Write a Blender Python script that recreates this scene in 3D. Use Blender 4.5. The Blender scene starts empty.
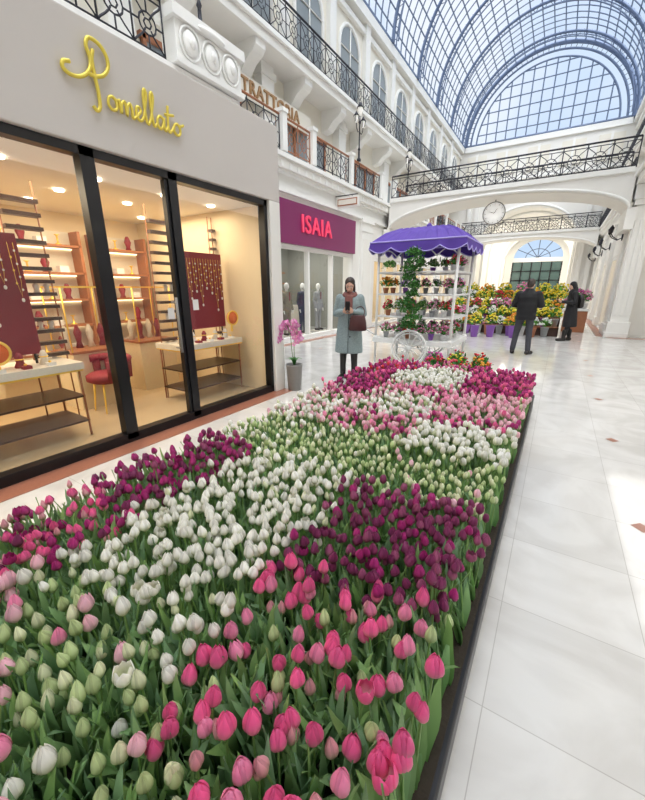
import bpy, math, random
import numpy as np
from mathutils import Vector, Matrix, Euler
random.seed(7); rng=np.random.default_rng(7)
sc=bpy.context.scene
try:
    sc.view_settings.view_transform='Standard'; sc.view_settings.look='None'
except Exception: pass
COL=sc.collection
pi=math.pi
# ---------------------------------------------------------------- materials
def mat(name,col,rough=.5,metal=0.,emit=None,es=0.,noise=0.,scale=6.,bump=0.,spec=.5,trans=0.):
    m=bpy.data.materials.new(name); m.use_nodes=True
    nt=m.node_tree; b=nt.nodes['Principled BSDF']
    b.inputs['Base Color'].default_value=(*col,1); b.inputs['Roughness'].default_value=rough
    b.inputs['Metallic'].default_value=metal
    b.inputs['Specular IOR Level'].default_value=spec
    if emit: 
        b.inputs['Emission Color'].default_value=(*emit,1); b.inputs['Emission Strength'].default_value=es
    tc=nt.nodes.new('ShaderNodeTexCoord'); n=nt.nodes.new('ShaderNodeTexNoise')
    n.inputs['Scale'].default_value=scale; n.inputs['Detail'].default_value=4
    nt.links.new(tc.outputs['Object'],n.inputs['Vector'])
    mx=nt.nodes.new('ShaderNodeMix'); mx.data_type='RGBA'
    k=1-max(noise,.03)
    mx.inputs[6].default_value=(col[0]*k,col[1]*k,col[2]*k,1); mx.inputs[7].default_value=(min(1,col[0]*(2-k)),min(1,col[1]*(2-k)),min(1,col[2]*(2-k)),1)
    nt.links.new(n.outputs['Fac'],mx.inputs[0]); nt.links.new(mx.outputs[2],b.inputs['Base Color'])
    if bump:
        bp=nt.nodes.new('ShaderNodeBump'); bp.inputs['Strength'].default_value=bump; bp.inputs['Distance'].default_value=.01
        nt.links.new(n.outputs['Fac'],bp.inputs['Height']); nt.links.new(bp.outputs['Normal'],b.inputs['Normal'])
    return m
def glassmat(name,tint=(1,1,1),refl=1.0,base=.03):
    m=bpy.data.materials.new(name); m.use_nodes=True; nt=m.node_tree; nt.nodes.clear()
    o=nt.nodes.new('ShaderNodeOutputMaterial'); t=nt.nodes.new('ShaderNodeBsdfTransparent'); g=nt.nodes.new('ShaderNodeBsdfGlossy')
    t.inputs[0].default_value=(*tint,1); g.inputs['Roughness'].default_value=.02
    lw=nt.nodes.new('ShaderNodeLayerWeight'); lw.inputs['Blend'].default_value=.5
    pw=nt.nodes.new('ShaderNodeMath'); pw.operation='POWER'; pw.inputs[1].default_value=4.5
    mu=nt.nodes.new('ShaderNodeMath'); mu.operation='MULTIPLY_ADD'; mu.inputs[1].default_value=refl; mu.inputs[2].default_value=base
    mu.use_clamp=True
    mx=nt.nodes.new('ShaderNodeMixShader')
    nt.links.new(lw.outputs['Facing'],pw.inputs[0]); nt.links.new(pw.outputs[0],mu.inputs[0]); nt.links.new(mu.outputs[0],mx.inputs[0]); nt.links.new(t.outputs[0],mx.inputs[1]); nt.links.new(g.outputs[0],mx.inputs[2]); nt.links.new(mx.outputs[0],o.inputs[0])
    return m
def vcolmat(name,rough=.5,trl=.25):
    m=bpy.data.materials.new(name); m.use_nodes=True; nt=m.node_tree; b=nt.nodes['Principled BSDF']
    a=nt.nodes.new('ShaderNodeAttribute'); a.attribute_name='Col'
    nt.links.new(a.outputs['Color'],b.inputs['Base Color']); b.inputs['Roughness'].default_value=rough
    b.inputs['Specular IOR Level'].default_value=.35
    if trl>0:
        tr=nt.nodes.new('ShaderNodeBsdfTranslucent'); nt.links.new(a.outputs['Color'],tr.inputs[0])
        mx=nt.nodes.new('ShaderNodeMixShader'); mx.inputs[0].default_value=trl
        nt.links.new(b.outputs[0],mx.inputs[1]); nt.links.new(tr.outputs[0],mx.inputs[2])
        nt.links.new(mx.outputs[0],nt.nodes['Material Output'].inputs[0])
    return m
PLASTER=mat('plaster_white',(.85,.83,.78),.6,noise=.03,scale=3)
PLASTER2=mat('plaster_cream',(.82,.78,.68),.6,noise=.04,scale=3)
TRIMW=mat('stone_trim_white',(.88,.87,.83),.5,noise=.03)
FASCIA=mat('fascia_greige',(.64,.60,.57),.45,noise=.02,scale=2)
IRON=mat('wrought_iron',(.035,.035,.045),.45,.4)
BLACK=mat('black_frame',(.012,.012,.015),.35,.3)
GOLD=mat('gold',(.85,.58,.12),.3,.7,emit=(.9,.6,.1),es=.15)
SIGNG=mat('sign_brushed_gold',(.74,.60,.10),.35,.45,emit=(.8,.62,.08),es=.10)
REDST=mat('red_granite',(.34,.14,.09),.3,noise=.15,scale=40)
STEEL=mat('vault_steel_blue',(.14,.19,.30),.5,.1)
WOOD=mat('brown_wood',(.38,.15,.07),.5,noise=.2,scale=12)
DWOOD=mat('dark_wood',(.07,.035,.025),.4,noise=.2,scale=12)
BURG=mat('burgundy_fabric',(.25,.02,.04),.7,noise=.1,scale=30)
BEIGE=mat('boutique_beige_wall',(.80,.68,.48),.6,noise=.05,scale=2)
BEIGEF=mat('boutique_floor',(.58,.44,.27),.2,noise=.1,scale=3)
LAMPM=mat('warm_lamp_glow',(1,.9,.7),.5,emit=(1,.88,.66),es=12)
STRIP=mat('warm_led_strip',(1,.9,.7),.5,emit=(1,.8,.5),es=3)
LANT=mat('lantern_glass',(.95,.93,.88),.3,emit=(1,.95,.85),es=.3)
ORNG=mat('orange_leather',(.85,.17,.04),.4)
CREAMT=mat('display_cream',(.80,.75,.66),.35)
PURPS=mat('sign_burgundy',(.22,.02,.11),.4)
PINKL=mat('sign_letters_red',(.85,.06,.14),.4,emit=(.9,.05,.15),es=.3)
PURP=mat('purple_canvas',(.10,.045,.36),.65,noise=.1,scale=10)
LILAC=mat('lilac_trim',(.45,.38,.8),.6)
CARTW=mat('cart_white_paint',(.85,.85,.83),.4)
GREY=mat('grey_ceramic',(.25,.24,.23),.4,noise=.08,scale=20)
SOIL=mat('soil',(.03,.022,.014),.9,noise=.3,scale=60,bump=.5)
GLASS=glassmat('shop_glass',(.95,.96,.95),.9,.05)
VGLASS=glassmat('vault_glass',(.95,.97,1.),.3,.0)
GREYG=mat('grey_glazing',(.27,.30,.31),.12,.0,noise=.1,scale=2)
WHITE=mat('white_enamel',(.88,.88,.88),.3)
DIAL=mat('clock_dial_added_glow',(.9,.9,.88),.4,emit=(1,.98,.93),es=.4)  # slight emission added to brighten the white face in the bridge's shade
VEG=vcolmat('flower_and_leaf',.42,.25)
def floormat():
    m=bpy.data.materials.new('marble_tiles'); m.use_nodes=True; nt=m.node_tree; b=nt.nodes['Principled BSDF']
    tc=nt.nodes.new('ShaderNodeTexCoord')
    br=nt.nodes.new('ShaderNodeTexBrick'); br.offset=0; br.squash=1
    br.inputs['Scale'].default_value=1; br.inputs['Brick Width'].default_value=.58; br.inputs['Row Height'].default_value=.58
    br.inputs['Mortar Size'].default_value=.0024; br.inputs['Mortar Smooth'].default_value=.4
    br.inputs['Color1'].default_value=(.73,.715,.69,1); br.inputs['Color2'].default_value=(.67,.655,.63,1); br.inputs['Mortar'].default_value=(.50,.48,.45,1)
    nt.links.new(tc.outputs['Object'],br.inputs['Vector'])
    n=nt.nodes.new('ShaderNodeTexNoise'); n.inputs['Scale'].default_value=1.6; n.inputs['Detail'].default_value=9; n.inputs['Distortion'].default_value=1.8
    nt.links.new(tc.outputs['Object'],n.inputs['Vector'])
    cr=nt.nodes.new('ShaderNodeValToRGB'); cr.color_ramp.elements[0].position=.36; cr.color_ramp.elements[0].color=(.85,.84,.83,1); cr.color_ramp.elements[1].position=.6; cr.color_ramp.elements[1].color=(1,1,1,1)
    nt.links.new(n.outputs['Fac'],cr.inputs[0])
    mx=nt.nodes.new('ShaderNodeMix'); mx.data_type='RGBA'; mx.blend_type='MULTIPLY'; mx.inputs[0].default_value=1
    nt.links.new(br.outputs['Color'],mx.inputs[6]); nt.links.new(cr.outputs[0],mx.inputs[7]); nt.links.new(mx.outputs[2],b.inputs['Base Color'])
    b.inputs['Roughness'].default_value=.09; b.inputs['Specular IOR Level'].default_value=.6
    return m
FLOORM=floormat()
# ---------------------------------------------------------------- mesh builder
class MB:
    def __init__(s): s.v=[];s.f=[];s.m=[];s.sm=[];s.mats=[];s.X=Matrix()
    def add(s,vs,fs,mt,smooth=False):
        if mt not in s.mats: s.mats.append(mt)
        k=s.mats.index(mt); o=len(s.v)
        for v in vs: s.v.append(tuple(s.X@Vector(v)))
        for f in fs: s.f.append(tuple(i+o for i in f)); s.m.append(k); s.sm.append(smooth)
    def box(s,x0,x1,y0,y1,z0,z1,mt):
        vs=[(x,y,z) for x in(x0,x1) for y in(y0,y1) for z in(z0,z1)]
        s.add(vs,[(0,1,3,2),(4,6,7,5),(0,4,5,1),(2,3,7,6),(0,2,6,4),(1,5,7,3)],mt)
    def cyl(s,p,q,r1,r2,mt,n=12,caps=True):
        s.rings([(p,r1),(q,r2)],mt,n,caps)
    def rings(s,pr,mt,n=8,caps=True,closed=False,smooth=True):
        P=[Vector(p) for p,_ in pr]; L=len(P); vs=[];fs=[]
        prev=None
        for i in range(L):
            if closed: t=P[(i+1)%L]-P[i-1]
            else: t=P[min(i+1,L-1)]-P[max(i-1,0)]
            if t.length<1e-9: t=Vector((0,0,1))
            t.normalize()
            if prev is None:
                a=Vector((0,0,1)) if abs(t.z)<.9 else Vector((1,0,0))
                u=t.cross(a).normalized()
            else:
                u=(prev-t*prev.dot(t))
                u=u.normalized() if u.length>1e-6 else t.orthogonal().normalized()
            prev=u; w=t.cross(u)
            for k in range(n):
                an=2*pi*k/n; vs.append(P[i]+(u*math.cos(an)+w*math.sin(an))*pr[i][1])
        for i in range(L if closed else L-1):
            j=(i+1)%L
            for k in range(n):
                k2=(k+1)%n; fs.append((i*n+k,i*n+k2,j*n+k2,j*n+k))
        if caps and not closed:
            fs.append(tuple(range(n-1,-1,-1))); fs.append(tuple((L-1)*n+k for k in range(n)))
        s.add(vs,fs,mt,smooth)
    def tube(s,pts,r,mt,n=6,closed=False): s.rings([(p,r) for p in pts],mt,n,True,closed)
    def cap(s,p,q,r1,r2,mt,n=12):
        p=Vector(p);q=Vector(q);d=(q-p)
        if d.length<1e-6: d=Vector((0,0,1e-4))
        u=d.normalized(); pr=[]
        for a in (85,55,28): a=math.radians(a); pr.append((p-u*r1*math.sin(a),r1*math.cos(a)))
        for k in range(5): pr.append((p+d*k/4,r1+(r2-r1)*k/4))
        for a in (28,55,85): a=math.radians(a); pr.append((q+u*r2*math.sin(a),r2*math.cos(a)))
        s.rings(pr,mt,n)
    def ell(s,c,r,mt,n=16,m=10):
        vs=[];fs=[]
        vs.append((c[0],c[1],c[2]-r[2]))
        for i in range(1,m):
            a=-pi/2+pi*i/m
            for k in range(n):
                b=2*pi*k/n; vs.append((c[0]+r[0]*math.cos(a)*math.cos(b),c[1]+r[1]*math.cos(a)*math.sin(b),c[2]+r[2]*math.sin(a)))
        vs.append((c[0],c[1],c[2]+r[2]))
        for k in range(n): fs.append((0,1+(k+1)%n,1+k))
        for i in range(m-2):
            for k in range(n): fs.append((1+i*n+k,1+i*n+(k+1)%n,1+(i+1)*n+(k+1)%n,1+(i+1)*n+k))
        T=len(vs)-1
        for k in range(n): fs.append((1+(m-2)*n+k,1+(m-2)*n+(k+1)%n,T))
        s.add(vs,fs,mt,True)
    def loft(s,rg,mt,n=24,smooth=True):  # (cx,cy,z,rx,ry)
        vs=[];fs=[]
        for (cx,cy,z,rx,ry) in rg:
            for k in range(n):
                b=2*pi*k/n; vs.append((cx+rx*math.cos(b),cy+ry*math.sin(b),z))
        for i in range(len(rg)-1):
            for k in range(n): fs.append((i*n+k,i*n+(k+1)%n,(i+1)*n+(k+1)%n,(i+1)*n+k))
        fs.append(tuple(range(n-1,-1,-1))); fs.append(tuple((len(rg)-1)*n+k for k in range(n)))
        s.add(vs,fs,mt,smooth)
    def lathe(s,c,prof,mt,n=20): s.loft([(c[0],c[1],c[2]+z,r,r) for r,z in prof],mt,n)
    def arch(s,x0,x1,zs,rise,zt,y0,y1,mt,n=24):
        vs=[];fs=[]; cx=(x0+x1)/2; h=(x1-x0)/2
        for i in range(n+1):
            a=pi-pi*i/n; x=cx+h*math.cos(a); z=zs+rise*math.sin(a)
            vs+=[(x,y0,z),(x,y0,zt),(x,y1,z),(x,y1,zt)]
        for i in range(n):
            a=i*4;b=a+4
            fs+=[(a,b,b+1,a+1),(a+2,a+3,b+3,b+2),(a,a+2,b+2,b),(a+1,b+1,b+3,a+3)]
        s.add(vs,fs,mt)
    def make(s,name,parent=None,bevel=0,remesh=0,sub=0,loc=None,rot=None):
        me=bpy.data.meshes.new(name); me.from_pydata(s.v,[],s.f)
        for m in s.mats: me.materials.append(m)
        me.polygons.foreach_set('material_index',s.m); me.polygons.foreach_set('use_smooth',s.sm); me.update()
        o=bpy.data.objects.new(name,me); COL.objects.link(o)
        if parent: o.parent=parent
        if loc: o.location=loc
        if rot: o.rotation_euler=rot
        if bevel:
            b=o.modifiers.new('bevel','BEVEL'); b.width=bevel; b.segments=2; b.limit_method='ANGLE'
        if remesh:
            r=o.modifiers.new('remesh','REMESH'); r.mode='VOXEL'; r.voxel_size=remesh; r.use_smooth_shade=True
            k=o.modifiers.new('smooth','SMOOTH'); k.factor=.5; k.iterations=sub or 3
        return o
def empty(name,loc=(0,0,0),rz=0):
    e=bpy.data.objects.new(name,None); COL.objects.link(e); e.location=loc; e.rotation_euler=(0,0,rz); e.empty_display_size=.1; return e
def text(name,body,loc,size,mt,parent=None,rot=(pi/2,0,pi/2),ext=.02,sp=1.0):
    c=bpy.data.curves.new(name,'FONT'); c.body=body; c.size=size; c.extrude=ext; c.align_x='CENTER'; c.align_y='CENTER'; c.space_character=sp; c.bevel_depth=.002
    c.offset=.008*size
    c.materials.append(mt); o=bpy.data.objects.new(name,c); COL.objects.link(o); o.location=loc; o.rotation_euler=rot
    if parent: o.parent=parent
    return o
# ---------------------------------------------------------------- numpy scatter
class SC:
    def __init__(s): s.V=[];s.F=[];s.C=[];s.n=0
    def put(s,tv,tf,T,R,cols):
        n=len(T); m=len(tv)
        if n==0: return
        V=np.einsum('nij,mj->nmi',R,tv)+T[:,None,:]
        F=tf[None]+ (s.n+np.arange(n)*m)[:,None,None]
        s.V.append(V.reshape(-1,3)); s.F.append(F.reshape(-1,4)); s.C.append(np.broadcast_to(cols,(n,m,3)).reshape(-1,3)); s.n+=n*m
    def make(s,name,parent=None,mt=VEG):
        V=np.concatenate(s.V).astype(np.float32); F=np.concatenate(s.F).astype(np.int32); C=np.clip(np.concatenate(s.C),0,1)
        me=bpy.data.meshes.new(name); me.vertices.add(len(V)); me.vertices.foreach_set('co',V.ravel())
        me.loops.add(F.size); me.loops.foreach_set('vertex_index',F.ravel())
        me.polygons.add(len(F)); me.polygons.foreach_set('loop_start',np.arange(len(F),dtype=np.int32)*4)
        try: me.polygons.foreach_set('loop_total',np.full(len(F),4,dtype=np.int32))
        except Exception: pass
        me.update(calc_edges=True)
        me.polygons.foreach_set('use_smooth',np.ones(len(F),dtype=bool))
        at=me.color_attributes.new('Col','FLOAT_COLOR','POINT')
        at.data.foreach_set('color',np.concatenate([C,np.ones((len(C),1))],1).astype(np.float32).ravel())
        me.materials.append(mt); me.validate()
        o=bpy.data.objects.new(name,me); COL.objects.link(o)
        if parent: o.parent=parent
        return o
def gridfaces(r,c,off=0,wrap=False):
    f=[]
    for i in range(r-1):
        for j in range(c if wrap else c-1):
            j2=(j+1)%c; f.append((off+i*c+j,off+i*c+j2,off+(i+1)*c+j2,off+(i+1)*c+j))
    return f
def head_hi(R=.021,H=.06,top=.35,rows=7,cols=5):
    V=[];F=[];T=[];E=[]
    P=lambda t:(.30+.70*math.sin(min(t/.36,1)*pi/2)) if t<.36 else (1-(1-top)*((t-.36)/.64)**1.6)
    for k in range(6):
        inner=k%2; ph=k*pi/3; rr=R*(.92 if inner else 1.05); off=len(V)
        for i in range(rows):
            t=i/(rows-1); prof=P(t)
            w=.70*(math.sin(pi*(.2+.8*min(t/.5,1)*.375)) if t<.5 else (1-((t-.5)/.5)**2.8)*.97+.03)
            for j in range(cols):
                s_=(j/(cols-1)-.5)*2
                r=rr*prof*(1-.05*s_*s_+.05*(1-abs(s_)))
                a=ph+s_*w*1.12
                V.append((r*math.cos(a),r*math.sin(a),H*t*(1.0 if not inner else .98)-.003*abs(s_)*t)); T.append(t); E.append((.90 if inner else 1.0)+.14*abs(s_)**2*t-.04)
        F+=gridfaces(rows,cols,off)
    if top<.7:   # closed inner bud core
        off=len(V)
        for t in (0,.2,.45,.7,.88,.97):
            for k in range(8):
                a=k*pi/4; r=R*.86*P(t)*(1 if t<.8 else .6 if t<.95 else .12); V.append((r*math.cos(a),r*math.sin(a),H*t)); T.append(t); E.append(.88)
        F+=gridfaces(6,8,off,True)
    return np.array(V),np.array(F),np.array(T),np.array(E)
def head_lo(R=.021,H=.055,top=.4,n=6):
    V=[];T=[];E=[]
    for t,p in ((0,.3),(.18,.82),(.4,1.0),(.72,.84),(1,top)):
        for k in range(n*2):
            a=pi*k/n; lob=1+.10*(-1)**k*t; z=H*t*(1 if k%2==0 else (1-.16*t))
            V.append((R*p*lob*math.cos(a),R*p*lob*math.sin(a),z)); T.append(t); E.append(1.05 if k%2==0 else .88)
    F=gridfaces(5,2*n,0,True)
    b=4*2*n
    F+= [(b,b+1,b+2,b+3),(b,b+3,b+4,b+5),(b,b+5,b+6,b+7),(b,b+7,b+8,b+9),(b,b+9,b+10,b+11)]
    return np.array(V),np.array(F),np.array(T),np.array(E)
def leaf_t(L=.28,W=.022,out=.09,rows=6,twist=.3,droop=.0):
    V=[];T=[]
    for i in range(rows):
        t=i/(rows-1); w=W*(max(0,math.sin(pi*(.14+.86*t)))**.75)
        o=.006+out*t**1.7; z=L*t-droop*t**3
        tw=twist*t
        for s_ in (-1,0,1):
            x=o+(.006*abs(s_) if s_ else 0)*1-abs(s_)*.35*w ; y=s_*w+.004*math.sin(t*9)*abs(s_)
            V.append((x*1.0+math.sin(tw)*y,math.cos(tw)*y,z)); T.append(t)
    return np.array(V),np.array(gridfaces(rows,3)),np.array(T)
def stem_t(h=1.,r=.0035,n=5):
    V=[]
    for t in (0,1):
        for k in range(n): V.append((r*math.cos(2*pi*k/n),r*math.sin(2*pi*k/n),h*t))
    return np.array(V),np.array(gridfaces(2,n,0,True))
def rotz(a):
    c=np.cos(a);s=np.sin(a);z=np.zeros_like(a);o=np.ones_like(a)
    return np.stack([np.stack([c,-s,z],-1),np.stack([s,c,z],-1),np.stack([z,z,o],-1)],-2)
def tilt(ax,ay):
    cx,sx,cy,sy=np.cos(ax),np.sin(ax),np.cos(ay),np.sin(ay);z=np.zeros_like(ax);o=np.ones_like(ax)
    A=np.stack([np.stack([o,z,z],-1),np.stack([z,cx,-sx],-1),np.stack([z,sx,cx],-1)],-2)
    B=np.stack([np.stack([cy,z,sy],-1),np.stack([z,o,z],-1),np.stack([-sy,z,cy],-1)],-2)
    return A@B
# ================================================================ TULIP BED
X0,X1,Y0,Y1=-2.12,-.085,-.45,5.35
bed=empty('tulip_flower_bed')
b=MB()
b.box(X0-.02,X1+.02,Y0,Y1,0,.20,BLACK)
b.make('planter_box',bed,bevel=.008)
b=MB(); b.box(X0,X1,Y0+.02,Y1-.02,.165,.205,SOIL); b.make('soil',bed)
W_=((.95,.94,.87),(.74,.80,.46)); CREAM=((.84,.87,.60),(.48,.62,.26)); GB=((.62,.74,.38),(.34,.52,.18))
PK=((.88,.13,.34),(.92,.50,.54)); LP=((.95,.55,.65),(.92,.78,.68)); MG=((.45,.03,.20),(.42,.13,.22)); DP=((.25,.04,.13),(.30,.11,.15)); PG=((.84,.40,.46),(.48,.58,.25)); RD=((.70,.04,.06),(.5,.2,.1)); HP=((.93,.30,.50),(.93,.64,.62)); MV=((.38,.09,.20),(.36,.20,.18))
def region(x,y):
    jx=x+.03*math.sin(y*9)+random.uniform(-.035,.035); jy=y+.05*math.sin(x*7)+random.uniform(-.045,.045)
    x,y=jx,jy
    # palette list, density, head height, size
    if x<-1.58:
        if y<.30: return [(PG,.35),(HP,.2),(GB,.3),(LP,.15)],.70,.43,1.1
        if y<.8: return [(MG,.4),(PK,.35),(PG,.2),(DP,.05)],.75,.45,1
        if y<1.7: return [(MG,.5),(DP,.35),(MV,.15)],.88,.46,1
        if y<2.35: return [(GB,.35),(CREAM,.45),(W_,.2)],.82,.43,.95
        if y<3.1: return [(W_,.6),(LP,.25),(CREAM,.15)],.85,.44,1
        if y<3.4: return [(HP,.5),(LP,.3),(MG,.2)],.85,.44,1
        if y<4.3: return [(MG,.6),(PK,.2),(DP,.2)],.9,.45,1
        return [(MG,.7),(PK,.2),(RD,.1)],.9,.45,1
    if x<-.8 or (y<.34 and x<-.52):
        if y<.45: return [(GB,.34),(CREAM,.32),(LP,.20),(HP,.04),(W_,.10)],.50,.45,1.25
        if y<1.66: return [(W_,.95),(CREAM,.05)],.88,.47,1.05
        if y<2.45: return [(GB,.35),(CREAM,.5),(W_,.15)],.85,.43,.95
        if y<2.85: return [(HP,.35),(LP,.3),(GB,.2),(MG,.15)],.85,.44,1
        if y<3.6: return [(W_,.6),(LP,.3),(GB,.1)],.88,.44,1
        if y<3.95: return [(HP,.6),(LP,.2),(MG,.2)],.88,.44,1
        if y<4.9: return [(W_,.95),(CREAM,.05)],.9,.46,1
        return [(HP,.4),(MG,.4),(GB,.2)],.9,.44,1
    if y<.98: return [(PK,.48),(HP,.22),(PG,.18),(GB,.12)],.52,.45,1.22
    if y<1.74: return [(DP,.55),(MG,.2),(MV,.25)],.98,.46,1.0
    if y<2.3: return [(GB,.4),(CREAM,.55),(LP,.05)],.85,.43,.95
    if y<2.9: return [(W_,.9),(CREAM,.1)],.92,.46,1.05
    if y<3.15: return [(MG,.4),(PK,.3),(LP,.3)],.9,.44,1
    if y<3.95: return [(LP,.7),(HP,.2),(CREAM,.1)],.9,.45,1
    return [(MG,.65),(PK,.35)],.92,.45,1
pts=[]
sp=.0485
y=Y0+.03
r_=0
while y<Y1-.03:
    x=X0+.03+(sp/2 if r_%2 else 0)
    while x<X1-.025:
        pts.append((x+random.uniform(-.016,.016),y+random.uniform(-.016,.016))); x+=sp
    y+=sp*.9; r_+=1
S=SC()
N=len(pts); P=np.array(pts); pal=[];dens=[];hh=[];szz=[]
for (x,y) in pts:
    pl,d,h,z_=region(x,y); r=random.random(); acc=0; pick=pl[-1][0]
    for p_,w in pl:
        acc+=w
        if r<acc: pick=p_; break
    pal.append(pick); dens.append(random.random()<d); hh.append(h); szz.append(z_)
dens=np.array(dens); hh=np.array(hh); szz=np.array(szz)
isg=np.array([p is GB or p is CREAM or p is PG for p in pal])
tipc=np.array([p[0] for p in pal]); basec=np.array([p[1] for p in pal])
var=rng.uniform(.86,1.12,(N,1)); tipc=tipc*var; basec=basec*var
hz=hh+rng.normal(0,.026,N)-np.where(isg,.022,0)
az=rng.uniform(0,2*pi,N); ax=rng.normal(0,.10,N); ay=rng.normal(0,.10,N)
rightE=P[:,0]>X1-.12
ed=np.where(rightE,np.where(P[:,1]<2.2,-.02,.06),0)-np.where(P[:,0]<X0+.12,.18,0)
ay=np.where(rightE,np.minimum(ay,.05),ay)+ed
Rt=tilt(ax,ay)
near=P[:,1]<1.6
base=np.stack([P[:,0],P[:,1],np.full(N,.20)],1)
sl=hz-.20
headpos=base+np.einsum('nij,j->ni',Rt,np.array([0,0,1.]))*sl[:,None]
sv,sf=stem_t()
m=dens
Rs=Rt.copy(); Rs[:,:,2]*=sl[:,None]
g=np.array([.28,.48,.15])
S.put(sv,sf,base[m],Rs[m],np.tile(g,(m.sum(),len(sv),1))*rng.uniform(.75,1.1,(m.sum(),1,1)))
RH=Rt@rotz(az)
for hi in (True,False):
    for typ in range(4):
        R,H,top=[(.0195,.060,.24),(.0212,.057,.38),(.0150,.058,.14),(.0245,.054,.75)][typ]
        tv,tf,tt,te=(head_hi if hi else head_lo)(R,H,top)
        rr=(np.arange(N)*7919%100)/100.
        tsel=np.where(isg,2,np.where(rr<.55,0,np.where(rr<.97,1,3)))
        mm=m&(near==hi)&(tsel==typ)
        n=mm.sum()
        if not n: continue
        w=np.clip((tt[None,:,None]-.02)/.55,0,1)
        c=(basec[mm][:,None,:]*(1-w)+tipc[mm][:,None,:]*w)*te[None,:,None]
        scl=rng.uniform(.82,1.05,n)*szz[mm]
        S.put(tv,tf,headpos[mm],RH[mm]*scl[:,None,None],c)
for L in range(4):
    for hi in (True,False):
        mm=(near==hi)
        if not hi and L==3: continue
        n=mm.sum()
        wn=.003 if hi else 0
        tv,tf,tt=leaf_t(.25+.025*L,.016+wn+.003*(L%3),[.035,.065,.095,.05][L],8 if hi else 5,[.3,-.5,.6,-.2][L],[.0,.02,.05,0][L])
        a=rng.uniform(0,2*pi,n)
        re=rightE[mm]
        a=np.where(re,rng.uniform(pi*.5,pi*1.5,n),a)
        sc_=rng.uniform(.66,.98,n)
        R=tilt(rng.normal(0,.12,n),np.where(re,np.minimum(rng.normal(0,.1,n),.05),rng.normal(0,.12,n))+ed[mm])@rotz(a)*sc_[:,None,None]
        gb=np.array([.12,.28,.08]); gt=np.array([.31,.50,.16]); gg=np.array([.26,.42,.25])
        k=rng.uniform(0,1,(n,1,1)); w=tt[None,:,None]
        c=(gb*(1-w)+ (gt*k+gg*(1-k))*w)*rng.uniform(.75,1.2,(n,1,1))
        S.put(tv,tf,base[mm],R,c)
S.make('tulips',bed)
# ================================================================ generic bouquets
def flowers(S,c,rad,h,cols,n,size=.03,leaf=.5,gz=(.07,.22,.045)):
    tv,tf,_,te=head_lo(size,size*1.2,.75,6)
    u=rng.normal(0,1,(n,3)); u/=np.linalg.norm(u,axis=1)[:,None]; u[:,2]=np.abs(u[:,2])
    rr=rng.uniform(.75,1.,(n,1)); T=np.array(c)+u*np.array([rad,rad,h])*rr
    R=tilt(rng.normal(0,.5,n),rng.normal(0,.5,n))*rng.uniform(.7,1.2,n)[:,None,None]
    cc=np.array(cols)[rng.integers(0,len(cols),n)]*rng.uniform(.85,1.15,(n,1))
    S.put(tv,tf,T,R,np.repeat(cc[:,None,:],len(tv),1)*te[None,:,None])
    nl=int(n*leaf*2)
    if nl:
        lv,lf,lt=leaf_t(size*3,size*.7,size*1.2,4)
        u=rng.normal(0,1,(nl,3)); u/=np.linalg.norm(u,axis=1)[:,None]; u[:,2]=np.abs(u[:,2])-.15
        T=np.array(c)+u*np.array([rad,rad,h])*rng.uniform(.4,.95,(nl,1))
        R=tilt(rng.normal(0,.7,nl),rng.normal(0,.7,nl))@rotz(rng.uniform(0,6.28,nl))
        cc=np.array(gz)*rng.uniform(.6,1.9,(nl,1))
        S.put(lv,lf,T,R,np.repeat(cc[:,None,:],len(lv),1))
# ================================================================ FLOOR
b=MB(); b.add([(-12,-9,0),(7,-9,0),(7,50,0),(-12,50,0)],[(0,1,2,3)],FLOORM); b.make('floor')
b=MB()
for i in range(16):
    for x in (.72,-5.2):
        y=-.58+1.74*i; r=.062
        b.add([(x-r,y,.002),(x,y-r,.002),(x+r,y,.002),(x,y+r,.002)],[(0,1,2,3)],REDST)
b.make('floor_diamond_inlays')
b=MB(); b.box(-3.6,-3.32,-3,4.42,0.0,.004,REDST); b.box(1.25,1.5,15.2,29,0,.004,REDST); b.box(1.5,4.2,14.9,15.2,0,.004,REDST); b.box(-6.45,-6.2,4.5,29,0,.004,REDST)
b.make('trim_1')
# ================================================================ RAILING
def rail(mb,p0,p1,z0,z1,mt=IRON,unit=.62,post=0,r=.011,cap=None):
    p0=Vector((*p0,0));p1=Vector((*p1,0)); d=p1-p0; L=d.length; u=d.normalized(); n=max(1,round(L/unit)); st=L/n
    A=lambda s_,z:tuple(p0+u*s_+Vector((0,0,z)))
    for z,rr in ((z1,.028),(z1-.09,.012),(z0+.06,.016)): mb.tube([A(0,z),A(L,z)],rr,cap if (cap and z==z1) else mt,5)
    h=z1-.09-z0-.06; zc=z0+.06+h/2; R=min(st*.27,h*.36)
    for i in range(n+1): mb.tube([A(i*st,z0),A(i*st,z1)],.016,mt,4)
    for i in range(n):
        c=(i+.5)*st
        mb.tube([A(c+R*math.cos(a*pi/6),zc+R*math.sin(a*pi/6)) for a in range(12)],r,mt,4,closed=True)
        mb.tube([A(c+R*.45*math.cos(a*pi/3),zc+R*.45*math.sin(a*pi/3)) for a in range(6)],r,mt,4,closed=True)
        for sx in (-1,1):
            for sz in (-1,1):
                pts=[]
                for k in range(7):
                    t=k/6; pts.append(A(c+sx*(st*.5-.02-(st*.5-R*.7)*t+.03*math.sin(t*pi*1.5)),zc+sz*(h/2*(1-t)*.95+R*.5*t)+sz*.04*math.sin(t*pi)))
                mb.tube(pts,r,mt,4)
        mb.tube([A(c,zc+R),A(c,z1-.09)],r,mt,4); mb.tube([A(c,zc-R),A(c,z0+.06)],r,mt,4)
        mb.tube([A(c-st*.5,zc),A(c-R,zc)],r,mt,4); mb.tube([A(c+R,zc),A(c+st*.5,zc)],r,mt,4)
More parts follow.
